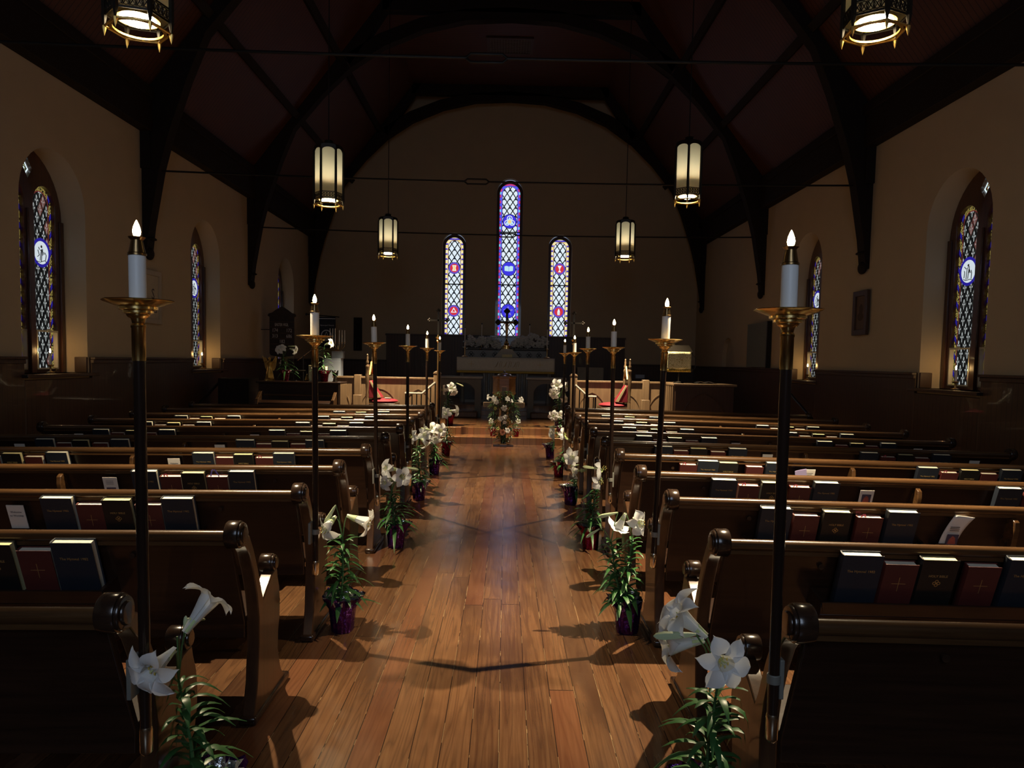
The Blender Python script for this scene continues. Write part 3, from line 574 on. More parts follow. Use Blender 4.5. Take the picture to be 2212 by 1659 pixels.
# ---------------------------------------------------------------- hanging lanterns
def make_lantern():
    t=thing('hanging_lantern','l','lantern'); RR=.155; H=.63; P=lambda k,r=RR:Vector((r*cos(k*PI/3),r*sin(k*PI/3),0)); rin=RR*cos(PI/6)
    g=G()
    for k in range(6):
        a=P(k); d=a.normalized(); g.tube([a+Vector((0,0,.0)),a+Vector((0,0,.05)),a+Vector((0,0,H-.05))],[.005,.015,.013],6)
        b=P(k+1); w=(b-a).length; u=(b-a).normalized()
        for z,h in ((.05,.012),(.118,.008)):
            q=[a+u*0+Vector((0,0,z)),b+Vector((0,0,z)),b+Vector((0,0,z+h)),a+Vector((0,0,z+h))]; qi=[p*1 for p in q]
            for p in qi: p.x*=.97;p.y*=.97
            g.add(q+qi,[(0,1,2,3),(7,6,5,4),(3,2,6,7),(1,0,4,5)])
        m=(a+b)/2; n=m.normalized(); A=[]   # arched head plate
        hw=w/2-.012; z0=H-.075; arc=[m+u*(hw*cos(PI*j/10))+Vector((0,0,z0+hw*.55*sin(PI*j/10))) for j in range(11)]; top=[m+u*((w/2)*cos(PI*j/10))*1.0+Vector((0,0,H-.02+.02*sin(PI*j/10))) for j in range(11)]
        g.add(arc+top,[(j,j+1,12+j,11+j) for j in range(10)]); g.add([a+Vector((0,0,z0)),arc[10],top[10]],[(0,1,2)]); g.add([b+Vector((0,0,z0)),arc[0],top[0]],[(0,1,2)])
    g.lathe([(RR*1.0,H-.02),(RR*.8,H+.005),(RR*.42,H+.02),(.05,H+.03),(.045,H+.05),(.055,H+.055),(.02,H+.065),(0,H+.068)],6); g.obj('frame',M_iron,t)
    g=G()
    for k in range(6):
        a,b=P(k,RR*.985),P(k+1,RR*.985); u=(b-a).normalized(); w=(b-a).length
        for j in range(5):   # interlaced rings of the band
            c=a+u*(w*(j+.5)/5); r=.017; g.tube([c+u*(r*1.15*cos(q*PI/6))+Vector((0,0,.09+.024*sin(q*PI/6))) for q in range(13)],.0028,4,cap=False)
            g.tube([c-u*.014+Vector((0,0,.066)),c+u*.014+Vector((0,0,.114))],.0026,4); g.tube([c+u*.014+Vector((0,0,.066)),c-u*.014+Vector((0,0,.114))],.0026,4)
    g.obj('filigree_band',M_iron,t)
    for k in range(6):
        a,b=P(k,RR*.95),P(k+1,RR*.95); m=(a+b)/2; u=(b-a).normalized(); hw=(b-a).length/2-.004
        pts=[m-u*hw+Vector((0,0,.06)),m+u*hw+Vector((0,0,.06))]+[m+u*(hw*cos(PI*j/12))+Vector((0,0,H-.08+hw*.7*sin(PI*j/12))) for j in range(13)]
        g=G(); g.add(pts,[tuple(range(len(pts)))]); g.obj('glass_panel',M_frost,t,smooth=False)
    g=G()
    for k in range(6):
        a,b=P(k),P(k+1); g.tube([a+Vector((0,0,.0)),b+Vector((0,0,.0))],.006,6); g.lathe([(.011,0),(.010,-.012),(.006,-.03),(0,-.05)],6,(P(k).x,P(k).y,0))
    g.lathe([(RR*.86,.0),(RR*.76,.0),(RR*.76,.01),(RR*.86,.01),(RR*.86,.0)],24,cap=False); g.obj('bottom_ring',M_gold,t)
    g=G(); g.lathe([(.035,.20),(.06,.16),(.09,.10),(.105,.05),(.103,.05),(.088,.10),(.058,.158),(.035,.196),(.035,.20)],24,cap=False); g.obj('reflector',M_gold,t)
    g=G(); g.ell((0,0,.055),.088,.088,.03); g.obj('bulb',M_bulb,t)
    g=G(); g.tube([(0,0,H+.05),(0,0,8.22-3.15)],.006,6); g.lathe([(0,8.25-3.15),(.05,8.25-3.15),(.045,8.2-3.15),(.01,8.18-3.15)],12); g.obj('suspension_rod',M_black,t)
    return t
proto=make_lantern(); LN=[(-1.90,3.90,3.08,16,'nearest on the left, its top above the view'),(1.86,3.90,3.15,24.5,'nearest on the right, its top above the view'),(-1.97,8.25,3.10,12,'middle of the three on the left'),(1.96,8.25,3.22,17,'middle of the three on the right'),(-1.98,12.4,3.12,9,'farthest, in front of the altar wall on the left'),(1.94,12.4,3.15,-9,'farthest, in front of the altar wall on the right')]
for k,(x,y,z,a,l) in enumerate(LN):
    o=proto if k==0 else copy_tree(proto); o.location=(x,y,z); o.rotation_euler=(0,0,R(a)); tag(o,'frosted glass lantern, '+l,'lantern','hanging lanterns')
    f=(1.,1.,.62,.7,.42,.45)[k]
    lamp('downlight','SPOT',SPOT*f,(1.,.80,.52),o,(0,0,.008),.016,94,.7)
    lamp('glow','POINT',GLOW,(1.,.92,.72),o,(0,0,.16),.04)
# ---------------------------------------------------------------- potted lilies
def frame(d,roll=0.):
    d=Vector(d).normalized(); a=d.cross(Vector((0,0,1))); a=a.normalized() if a.length>.01 else Vector((1,0,0)); b=a.cross(d); c,s_=cos(roll),sin(roll)
    return Matrix((a*c+b*s_,b*c-a*s_,d)).transposed()
def flower_mesh(g,base,d,L,roll,rnd,op=1.):
    m=frame(d,roll)
    for k in range(6):
        a=k*PI/3; inner=k%2; W_=L*(.19 if inner else .155); j=rnd.uniform(.85,1.15)*op
        def fn(u,v,a=a,j=j,inner=inner):
            t=v
            if t<.58: q=t/.58; r=L*(.028+.085*q+.055*q*q); z=L*.76*q
            else: q=(t-.58)/.42; r=L*(.168+.40*j*q); z=L*(.76+.19*q-.30*q*q*j)
            w=L*(.035+.155*min(1,t/.76)**1.25)*(1.12 if inner else .92)
            if t>.76: w*=max(.03,1-((t-.76)/.24)**2.2)
            x=(u-.5)*2*w; cup=(abs(u-.5)*2)**2; rr=r-(.05*L*cup*min(1,t*1.6) if t<.7 else .02*L*cup)+(.004 if inner else 0); zz=z+L*.05*cup*(t>.5)
            return tuple(base+m@Vector((rr*cos(a)-x*sin(a),rr*sin(a)+x*cos(a),zz)))
        g.grid(fn,4,14,0)
def lily(name,label,cat,base,stems,flowers,buds,seed,h_leaf,foilm=M_fpurple,scale=1.,group='potted lilies along the aisle',leafn=64,pot=True,clamp=None):
    "base pot position; stems list of top points; flowers (pos,dir,size) mouth positions; buds (pos,dir,size)"
    rnd=random.Random(seed); t=thing(name,label,cat,base,(0,0,0),group); B=Vector(base); PH=.165*scale; PR=.072*scale; lim=clamp
    def clampx(G_):
        if lim: G_.v=[(min(max(x,lim[0]-B.x),lim[1]-B.x),y,z) for x,y,z in G_.v]
    if pot:
        wob=[rnd.uniform(.93,1.07) for _ in range(40)]; lip=[rnd.uniform(.85,1.35) for _ in range(40)]
        def jit(i,j): return wob[i]*(1 if j<5 else lip[i]*.5+.5)
        prof=[(0,0),(PR*.74,0),(PR*.80,PH*.05),(PR*.86,PH*.35),(PR*.97,PH*.75),(PR*1.08,PH*.92),(PR*1.32,PH*1.08),(PR*1.5,PH*1.16)]
        g=G(); g.lathe(prof,40,jit=jit); g.f=[f for f in g.f if len(f)<=4 or max(f)<41]; g.m=g.m[:len(g.f)]
        n=40
        for i in range(n):
            x,y,z=g.v[7*n+i]; g.v[7*n+i]=(x,y,z+PH*(.22*(lip[i]-1)+rnd.uniform(-.05,.05)))
        clampx(g); g.obj('foil_wrap',foilm,t,fix=False)
        g=G(); g.lathe([(PR*1.04,PH*.9),(PR*1.25,PH*1.06),(PR*1.45,PH*1.17)],36,jit=lambda i,j:1+.08*sin(i*2.3+j)*j); g.v=[(x,y,z+rnd.uniform(-.008,.012)*scale) for x,y,z in g.v]; g.f=[f for f in g.f if len(f)==4]; g.m=[0]*len(g.f); clampx(g); g.obj('foil_lining',M_fsilver,t,fix=False)
        g=G(); g.lathe([(0,PH*.86),(PR*1.0,PH*.86)],20); g.obj('soil',M_soil,t)
    g=G(); lf=G(); tops=[Vector(p)-B for p in stems]; roots=[]
    for tp in tops:
        r0=Vector((tp.x*.25+rnd.uniform(-.02,.02),tp.y*.25+rnd.uniform(-.02,.02),PH*.8 if pot else 0)); roots.append(r0)
        g.tube([r0,r0.lerp(tp,.5)+Vector((rnd.uniform(-.01,.01),0,0)),tp],[.006*scale,.005*scale,.0035*scale],6)
        for k in range(leafn):
            f=(k+.5)/leafn; p=r0.lerp(tp,f); a=k*2.4+rnd.uniform(-.4,.4); L=h_leaf*(1.3-.75*f)*rnd.uniform(.75,1.15); dr=rnd.uniform(.25,.75); w=.0125*scale*rnd.uniform(.8,1.25)*(1.15-.4*f); up=.55+.35*f
            dx,dy=cos(a),sin(a)
            def fn(u,v,p=p,dx=dx,dy=dy,L=L,dr=dr,w=w,up=up):
                s_=L*v; z=L*(up*v-(dr+.35)*v*v); ww=w*(sin(PI*min(1,.12+.88*v)))**.8*(u-.5)*2; return (p.x+dx*s_-dy*ww,p.y+dy*s_+dx*ww,p.z+z-abs(u-.5)*.004)
            lf.grid(fn,2,6,0)
    near=lambda q:min(tops,key=lambda v:(v-q).length)
    fls=[]
    for pos,d,size in flowers:
        d=Vector(d).normalized(); m=Vector(pos)-B; bs=m-d*size*.62; tp=near(bs); g.tube([tp,tp.lerp(bs,.55)+Vector((0,0,.025*scale)),bs],[.0032*scale,.0026*scale,.003*scale],6); fls.append((bs,d,size))
    for pos,d,size in buds:
        d=Vector(d).normalized(); m=Vector(pos)-B; bs=m-d*size*.5; tp=near(bs); g.tube([tp,tp.lerp(bs,.6)+Vector((0,0,.02*scale)),bs],[.003*scale,.0024*scale,.003*scale],6)
    clampx(g); clampx(lf); g.obj('stem',M_stem,t); lf.obj('foliage',M_leaf,t,fix=False)
    for bs,d,size in fls:
        q=G(); flower_mesh(q,Vector((0,0,0)),d,size*(1.12 if size<.145 and B.y<3 else .9),rnd.uniform(0,1),rnd); q.v=[(min(max(x,lim[0]-B.x-bs.x),lim[1]-B.x-bs.x),y,z) for x,y,z in q.v] if lim else q.v; f=q.obj('flower',M_petal,t,tuple(bs),fix=False)
        q=G(); m=frame(d); 
        q.lathe([(0,0),(size*.05,size*.02),(size*.11,size*.3),(size*.10,size*.3),(0,size*.05)],10)
        for k in range(6):
            a=k*PI/3+.3; e=Vector((size*.10*cos(a),size*.10*sin(a),size*.74)); q.tube([(0,0,size*.1),e],.0011*scale,4,0); q.ell(e,.0022*scale,.0055*scale,.0022*scale,6,4,1)
        q.tube([(0,0,size*.1),(0,0,size*.84)],.0016*scale,5,0); q.xf(m.to_4x4()); q.obj('stamens',[M_throat,M_anther],f)
    for pos,d,size in buds:
        m=Vector(pos)-B; m.x=min(max(m.x,lim[0]-B.x+.03),lim[1]-B.x-.03) if lim else m.x; q=G(); q.lathe([(.003*scale,-size*.5),(size*.055,-size*.35),(size*.085,0),(size*.10,size*.25),(size*.07,size*.42),(0,size*.5)],8,jit=lambda i,j:1+.12*cos(i*PI/4*3)); q.xf(frame(d).to_4x4()); q.obj('bud',M_bud,t,tuple(m))
    return t
def fl(Y,*L): return [(at(u,v,Y+dy),d,s) for u,v,dy,d,s in L]
Ls='white potted lily %s'
lily('potted_lily',Ls%'nearest on the left aisle side, two open flowers, no pot visible','flower pot',(-.862,2.13,-.0),[at(386,1470,2.08)],fl(2.08,(338,1440,-.25,(-.22,-.9,-.25),.115),(440,1312,.0,(.40,.45,.65),.13)),fl(2.08,(384,1352,0,(.02,.1,1),.06),(316,1337,.06,(-1,.2,-.12),.07)),1,.17,M_fpurple,1.,leafn=52,clamp=(-.932,.74))
lily('potted_lily',Ls%'nearest on the right aisle side, long green bud pointing left','flower pot',(.625,2.13,0),[at(1550,1480,2.1)],fl(2.1,(1560,1428,-.1,(.05,-.95,.15),.12),(1478,1336,.02,(-.80,-.05,.62),.14),(1463,1392,.0,(-.9,-.1,-.12),.13)),fl(2.1,(1457,1372,-.06,(-1,-.1,-.02),.125)),2,.17,M_fpurple,1.,leafn=64,clamp=(-.932,.705))
lily('potted_lily',Ls%'second on the left, in crumpled purple foil, drooping flowers at both sides','flower pot',(-.836,3.836,0),[at(740,1162,3.836)],fl(3.83,(702,1142,-.05,(-.35,-.75,-.45),.16),(790,1128,.0,(.92,-.1,-.28),.17)),fl(3.83,(713,1112,0,(-.45,0,-.8),.12)),3,.15,M_fpurple,1.,leafn=64,clamp=(-.932,.74))
lily('potted_lily',Ls%'second on the right, two stems with green buds, in purple foil','flower pot',(.675,3.88,0),[at(1320,1170,3.88),at(1366,1165,3.88)],fl(3.88,(1384,1130,-.05,(.2,-.9,-.05),.155),(1338,1135,0,(-.3,.3,-.8),.13)),fl(3.88,(1313,1112,0,(-1,0,-.25),.11),(1280,1152,0,(-.8,0,-.55),.085)),4,.13,M_fpurple,1.,leafn=56,clamp=(-.932,.74))
lily('potted_lily',Ls%'third on the left, in magenta purple foil below the second torch','flower pot',(-.814,5.586,0),[at(845,1065,5.586)],fl(5.58,(836,1012,0,(-.5,-.4,.1),.16),(832,1042,-.04,(-.5,-.8,-.2),.14),(869,1030,-.03,(.3,-.85,.05),.16)),fl(5.58,(888,1012,0,(1,0,-.15),.12)),5,.17,M_fpurple,1.,clamp=(-.932,.74))
lily('potted_lily',Ls%'third on the right, in red foil, flowers against the second pole','flower pot',(.68,5.644,0),[at(1288,1060,5.644)],fl(5.64,(1304,1012,0,(.2,-.6,.3),.16),(1298,1040,-.04,(.0,-.9,-.2),.16)),fl(5.64,(1275,1010,0,(-1,0,.12),.12)),6,.16,M_fred,1.,clamp=(-.932,.74))
lily('potted_lily',Ls%'fourth on the left, in purple foil with a tall leafy stem','flower pot',(-.861,7.5,0),[at(902,965,7.5)],fl(7.5,(888,943,-.05,(-.3,-.9,.1),.17),(917,938,0,(.4,-.6,.1),.16),(921,958,0,(.75,-.2,-.6),.15)),fl(7.5,(921,927,0,(1,0,-.25),.11)),7,.16,M_fpurple,1.,clamp=(-.932,.74))
lily('potted_lily',Ls%'fourth on the right, in dark purple foil, trumpet flower pointing left','flower pot',(.68,7.397,0),[at(1258,1020,7.397)],fl(7.39,(1243,1018,0,(-.95,-.2,-.1),.19),(1236,988,-.03,(-.4,-.8,-.1),.19)),fl(7.39,(1272,1006,0,(-1,0,-.2),.10)),8,.15,M_fpurple,1.,clamp=(-.932,.74))
lily('potted_lily',Ls%'fifth on the left, in dark red foil','flower pot',(-.868,9.19,0),[at(938,960,9.19)],fl(9.19,(932,925,0,(-.2,-.7,.3),.17),(951,930,-.03,(.5,-.8,.1),.19),(940,948,-.03,(.2,-.7,-.5),.18)),[],9,.16,M_fpurple,1.,clamp=(-.932,.74))
lily('potted_lily',Ls%'fifth on the right, in bright red foil','flower pot',(.69,9.186,0),[at(1224,965,9.186)],fl(9.18,(1237,968,0,(-.3,-.3,.7),.19),(1220,938,-.03,(.0,-.9,.2),.18),(1229,950,-.02,(.5,-.7,-.3),.17)),[],10,.15,M_fred,1.,clamp=(-.932,.74))
lily('potted_lily',Ls%'sixth on the left, red foil, at the foot of the steps','flower pot',(-.876,10.99,0),[at(966,925,10.99)],fl(10.98,(962,893,0,(-.1,-.8,.2),.2),(985,888,0,(.9,-.3,0),.19)),[],11,.15,M_fred,1.1,leafn=50,clamp=(-.932,.74))
lily('potted_lily',Ls%'sixth on the right, in dark foil at the foot of the steps','flower pot',(.69,10.94,0),[at(1208,945,10.94)],fl(10.93,(1194,935,0,(-.8,-.5,.1),.2),(1222,923,0,(.3,-.6,.5),.19),(1204,944,-.02,(-.5,-.8,-.3),.18)),fl(10.93,(1205,922,0,(-1,0,-.1),.13)),12,.15,M_fpurple,1.1,leafn=50,clamp=(-.932,.74))
lily('potted_lily',Ls%'standing on the chancel floor just left of the steps','flower pot',(-1.0,13.33,.25),[at(967,856,13.3)],fl(13.25,(957,842,0,(-.6,-.7,0),.2),(975,838,0,(.4,-.8,.2),.22),(980,846,0,(.5,-.8,-.3),.17)),fl(13.25,(994,831,0,(.9,0,-.4),.14)),13,.15,M_fred,1.1,clamp=(-1.11,2))
lily('potted_lily',Ls%'standing on the chancel floor just right of the steps','flower pot',(.97,13.33,.25),[at(1208,858,13.3)],fl(13.2,(1203,832,0,(-.3,-.8,.1),.24),(1197,850,0,(-.5,-.8,-.2),.22),(1226,834,-.05,(.3,-.9,0),.2),(1222,862,-.05,(.1,-.6,-.7),.2)),[],14,.15,M_fpurple,1.1,clamp=(-2,1.11))
lily('potted_lily',Ls%'low on the first step at the right, two flowers facing the aisle','flower pot',(1.0,12.8,.125),[at(1205,905,12.8)],fl(12.8,(1195,898,-.04,(-.1,-.95,0),.2),(1210,897,-.04,(.1,-.95,0),.16)),[],15,.13,M_fpurple,1.,leafn=26)
# ---------------------------------------------------------------- window sill candles
def make_sill():
    t=thing('sill_candle','s','candle'); g=G(); g.lathe([(0,0),(.045,0),(.05,.006),(.03,.014),(.012,.022),(.009,.06),(.014,.075),(.036,.085),(.040,.092),(.018,.09),(.0165,.098)],18); g.tube([(.04,0,.01),(.065,0,.03),(.06,0,.06),(.02,0,.07)],.004,6); g.obj('candlestick',M_brass2,t)
    g=G(); g.lathe([(.0135,.088),(.0135,.225),(.012,.228),(0,.226)],14); g.obj('candle',M_wax,t)
    g=G(); g.lathe([(0,.225),(.006,.234),(.0085,.245),(.006,.262),(.002,.275),(0,.278)],10); g.obj('flame',M_wflame,t); return t
proto=make_sill()
for k,(s,y,l) in enumerate(((-1,8.47,'left window nearest the camera'),(-1,12.68,'second window on the left'),(1,8.47,'right window nearest the camera'),(1,12.66,'second window on the right'),)):
    o=proto if k==0 else copy_tree(proto); o.location=(s*5.17,y,1.2); o.rotation_euler=(0,0,.4*k); tag(o,'lit white candle on the sill of the '+l,'candle','candles on the window sills')
# ---------------------------------------------------------------- things on the side walls
t=thing('framed_picture','dark framed picture hanging on the right wall below the roof bracket','picture',(4.985,10.41,1.885),(0,0,-PI/2))
g=G(); slab(g,[[(-.21,0),(.21,0),(.21,.62),(-.21,.62)],[(-.135,.075),(.135,.075),(.135,.545),(-.135,.545)]],-.045,0); g.obj('frame',M_bound,t,bevel=.006)
g=G(); g.box(-.135,.135,-.02,-.012,.075,.545); p=g.obj('print',plain('faded brown print',(.12,.075,.05),.7,var=.3,ns=9),t); g=G(); g.ell((0,-.021,.36),.055,.003,.075); g.ell((-.01,-.021,.26),.085,.002,.06); g.obj('portrait',plain('brown ink',(.06,.035,.025),.8),p)
t=thing('framed_notice','cream framed notice with a large letter on the left wall behind the closest torch','picture',(-4.985,10.48,1.86),(0,0,PI/2))
g=G(); slab(g,[[(-.27,0),(.27,0),(.27,.74),(-.27,.74)],[(-.20,.07),(.20,.07),(.20,.67),(-.20,.67)]],-.035,0); g.obj('frame',plain('cream moulding',(.46,.38,.26),.5),t,bevel=.006)
g=G(); g.box(-.20,.20,-.015,-.008,.07,.67); g.obj('board',plain('cream board',(.5,.43,.31),.7),t); text('letter','S',.21,M_cardink,t,(.045,-.016,.41),(PI/2,0,0)); g=G(); slab(g,[[(-.02,.16),(.15,.16),(.15,.26),(-.02,.26)],[(-.005,.175),(.135,.175),(.135,.245),(-.005,.245)]],-.018,-.015); g.obj('caption_box',M_cardink,t)
t=thing('notice_board','plain grey green board on the right wall above the wainscot','board',(4.985,14.55,1.40),(0,0,-PI/2)); g=G(); g.box(-.58,.58,-.07,0,0,.86); g.obj('panel',M_dullgreen,t,bevel=.004); g=G(); g.box(.56,.60,-.08,0,-.01,.87); g.obj('edge_strip',M_black,t)
for s in (-1,1):
    t=thing('wall_handrail','dark sloping handrail by the %s wall beside the front pews'%('left','right')[s>0],'handrail',(s*4.8,12.0,0),group='wall handrails'); g=G(); g.tube([(0,-.5,.62),(0,.62,1.04),(0,.75,1.04)],.022,8); g.obj('rail',M_black,t); g=G()
    for y,z in ((-.4,.65),(.55,1.0)): g.tube([(0,y,z),(0,y,-.05 if y<.3 else -.05)],.016,8)
    g.obj('post',M_black,t)
t=thing('hymn_board','dark wooden hymn board with white numbers beside the left wall','hymn board',(-4.57,15.2,1.47)); g=G()
g.prism([(-.25,.02),(-.22,-.02),(-.1,-.04),(0,-.06),(.1,-.04),(.22,-.02),(.25,.02),(.25,.76),(.29,.79),(.27,.83),(.2,.85),(.12,.91),(.05,.95),(0,.98),(-.05,.95),(-.12,.91),(-.2,.85),(-.27,.83),(-.29,.79),(-.25,.76)],-.02,.02,1); g.obj('board',wood('ebony stained wood',(.018,.010,.007),(.03,.018,.012),.5,0),t,bevel=.006)
g=G()
for z in (.1,.21,.32,.43,.55,.66): g.box(-.235,.235,-.03,-.02,z,z+.012)
g.obj('slat',M_bound,t); g=G(); g.box(-.43,-.2,.005,.02,.5,.515); g.obj('wall_arm',M_dark,t)
for x,z,b,sz in ((0,.605,'EASTER VIGIL',.085),(-.135,.49,'174',.10),(.15,.49,'172',.10),(-.135,.375,'313',.10),(.15,.375,'686',.10),(.01,.265,'182',.10)): text('lettering',b,sz,M_greytext,t,(x,-.024,z),(PI/2,0,0),.002,sx=.55 if len(b)>4 else .8)
# ---------------------------------------------------------------- chancel screens
def screen(name,label,x0,x1,y,h,posts,cells,mat=M_oak,thing_group='choir screens'):
    t=thing(name,label,'choir screen',(0,y,.25),group=thing_group); g=G(); g.box(x0,x1,0,.03,0,h-.03); g.obj('panel',mat,t); g=G(); g.box(x0-.02,x1+.02,-.04,.08,h-.035,h); g.obj('cap_rail',mat,t,bevel=.006)
    for p in posts:
        g=G(); g.box(p-.06,p+.06,-.06,.07,0,h+.03); g.box(p-.075,p+.075,-.075,.08,0,h*.62); g.obj('post',mat,t,bevel=.01)
    for c,hw in cells:
        g=G(); a=arch(hw,.02,.30,.36,round_=False,x0=c); b=arch(hw-.018,.02,.30,.345,round_=False,x0=c); n=len(a)
        slab(g,[a,b],-.012,.001); g.obj('arch_moulding',mat,t)
    return t
screen('choir_screen','pale oak choir screen with pointed arches left of the chancel steps',-3.05,-1.22,13.2,.86,(-2.62,),((-2.95,.2),(-2.25,.33),(-1.55,.26)))
screen('choir_screen','pale oak choir screen with pointed arches right of the chancel steps',1.20,3.0,13.2,.86,(2.50,),((1.55,.26),(2.13,.30),(2.8,.25)))
for s in (-1,1):
    g=G(); xx=1.20; g.box(xx-.06,xx+.06,-.06,.08,0,.93); g.prism([(xx-.07,.93),(xx+.07,.93),(xx+.05,.965),(xx,.985),(xx-.05,.965)],-.07,.09,1)
    if s<0: g.v=[(-x,y,z) for x,y,z in g.v]
    o=g.obj('newel_post',M_oak,None,(0,13.05,.25),bevel=.008); tag(o,'wooden newel post with a pointed cap at the %s end of the chancel opening'%('left','right')[s>0],'post')
t=thing('reading_desk','reading desk, dark wood for shade, one side pale as lit, right of the choir screen under the lectern','desk',(2.75,11.95,0)); g=G(); g.box(0,.95,0,.65,.0,1.08); g.obj('body',M_oak if False else wood('shaded desk wood',(.05,.022,.01),(.08,.036,.016),.45,2),t,bevel=.006); g=G(); g.box(-.035,.99,-.03,.68,1.08,1.115); g.obj('top',M_oak,t,bevel=.006)  # shade on the front put into dark wood, lit left side in oak
g=G()
for y in (.06,.2,.34,.48,.6): g.tube([(-.012,y,.03),(-.012,y,1.07)],.03,8)
g.obj('fluting',M_oak,t); g=G(); slab(g,[arch(.34,.1,.55,.42,round_=False,x0=.47),arch(.32,.1,.55,.4,round_=False,x0=.47)],-.012,.001); g.obj('arch_moulding',M_pewend,t)
t=thing('open_book','pale open book lying on the reading desk','book',(3.30,12.2,1.116)); g=G()
for e in (-1,1): g.grid(lambda u,v,e=e:(e*.15*u,.2*v,.012+.022*sin(PI*min(1,u*1.1))),6,2)
g.obj('pages',M_paper,t,solid=.004); g=G(); g.box(-.16,.16,-.005,.205,0,.005); g.obj('cover',M_bblack,t)
t=thing('lectern','slender brass book stand standing on the reading desk','lectern',(2.88,12.3,1.115)); g=G(); g.tube([(0,0,0),(0,0,.34)],.012,8); g.lathe([(0,0),(.09,0),(.085,.012),(.02,.03),(0,.035)],16); g.obj('stand',M_iron,t); g=G(); g.prism([(-.05,.50),(.22,.62),(.215,.635),(-.055,.515)],-.21,.21,0); g.obj('book_rest',M_iron,t); g=G(); g.box(-.09,.09,-.03,.02,.51,.525); g.obj('paper',M_white,t); g=G(); g.tube([(.2,0,.5),(.28,.03,.42),(.27,.02,.25),(.2,.0,.2)],.005,6); g.ell((.21,0,.22),.02,.02,.035); g.obj('microphone',M_black,t)
t=thing('lectern_hanging','white and gold brocade hanging with a fringe draped over the lectern','lectern cloth',(2.865,12.23,1.30)); g=G(); g.grid(lambda u,v:(-.195+.39*u,.004*sin(u*9+v),.045+.28*v),14,8); g.grid(lambda u,v:(-.195+.39*u,.07*v,.325+.012*sin(PI*v)),14,3)
def brocade():
    m,t_,o=newmat('gold brocade'); x,y,z,v=objxyz(t_); w=(noise(t_,v,17,1)*7.).fr(); k=((w-.5).ab()).lt(.13); c=mix(t_,k,(.72,.68,.42),(.40,.36,.13)); princ(t_,o,c,.55,.1); return m
M_broc=brocade(); g.obj('brocade',M_broc,t,solid=.004); g=G(); g.grid(lambda u,v:(-.195+.39*u,-.002+.003*sin(u*120),.0+.048*v),80,2); g.obj('fringe',M_fringe,t,solid=.003); g=G(); g.box(-.006,.006,-.007,-.003,.13,.26).box(-.042,.042,-.007,-.003,.195,.207)
for a,b in ((0,.262),(0,.128),(-.045,.201),(.045,.201)): disc(g,a,b,.012,-.007,0,10)
g.obj('cross',M_goldink,t)
# ---------------------------------------------------------------- piano with its ornaments
t=thing('upright_piano','dark upright piano left of the steps, topped with lilies and statues','piano',(0,12.0,0)); g=G(); g.box(-3.98,-2.70,0,.45,.0,1.0); g.obj('body',M_pew,t,bevel=.006); g=G(); g.box(-4.02,-2.66,-.03,.48,1.0,1.035); g.obj('lid',M_pew,t,bevel=.008)
g=G(); g.prism([(-.26,.62),(-.26,.70),(-.2,.735),(0,.735),(0,.62)],-3.96,-2.72,0); g.obj('key_cover',M_pew,t,bevel=.006); g=G(); g.box(-3.9,-2.8,-.03,0,.80,.83); g.obj('music_ledge',M_rail,t,bevel=.004); g=G(); g.box(-2.70,-2.66,-.02,.46,0,1.0); g.obj('side_panel',M_oak,t,bevel=.006)
for x in (-3.96,-2.76):
    g=G(); g.prism([(-.27,.6),(-.29,.68),(-.26,.76),(-.2,.78),(-.1,.86),(0,.9),(0,.55),(-.2,.55)],x,x+.05,0); g.box(x,x+.05,-.26,-.2,0,.56); g.obj('arm',M_rail,t,bevel=.006)
t=thing('cabinet','dark cabinet against the left wall beside the piano','cabinet',(-4.45,12.15,-.04)); g=G(); g.box(-.25,.25,0,.5,0,1.1); g.obj('body',M_dark,t,bevel=.006); g=G(); g.box(-.22,.22,-.015,0,.08,1.02); p=g.obj('door',M_dark,t,bevel=.008); g=G(); g.ell((.17,-.03,.6),.015,.015,.015); g.obj('knob',M_brass2,p)
zt=1.036
def angel(name,label,loc,h,m,arm):
    t=thing(name,label,'statue',loc); g=G(); f=h/.4
    g.lathe([(.075*f,0),(.08*f,.02*f),(.06*f,.03*f),(.065*f,.05*f),(.05*f,.12*f),(.036*f,.19*f),(.028*f,.215*f),(.04*f,.25*f),(.045*f,.285*f),(.02*f,.31*f),(.013*f,.32*f)],16,jit=lambda i,j:1+.12*sin(i*2.4+j)*(j<5)); g.ell((0,0,.342*f),.021*f,.023*f,.027*f)
    for s,a in zip((-1,1),arm): g.tube([(s*.036*f,0,.285*f),(s*(.07+.01*a)*f,-.01*f,(.27+.03*a)*f),(s*(.085+.02*a)*f,-.02*f,(.28+.10*a)*f)],[.014*f,.011*f,.008*f],8)
    g.obj('figure',m,t)
    for s in (-1,1):
        g=G(); g.prism([(s*.01*f,.25*f),(s*.05*f,.33*f),(s*.085*f,.37*f),(s*.10*f,.35*f),(s*.095*f,.28*f),(s*.08*f,.20*f),(s*.05*f,.15*f),(s*.02*f,.19*f)],.028*f,.04*f,1); g.obj('wing',m,t,bevel=.002)
    return t
angel('angel_statue','gilded statue with raised arms at the left end of the piano',(-3.87,12.2,zt),.42,M_gold,(1.,1.))
angel('angel_statue','small dark winged statue in silhouette at the right end of the piano',(-2.80,12.2,zt),.21,M_iron,(.3,.3))
lily('potted_lily','white potted lily standing on the piano beside the gilded statue','flower pot',(-3.63,12.25,zt),[at(612,772,12.25)],fl(12.25,(604,755,0,(-.2,-.8,.1),.17),(609,752,0,(.2,-.7,.4),.15),(637,757,0,(.9,-.2,-.3),.16)),fl(12.25,(630,748,0,(1,0,0),.12)),21,.2,M_fred,.9,'potted lilies on the piano',30)
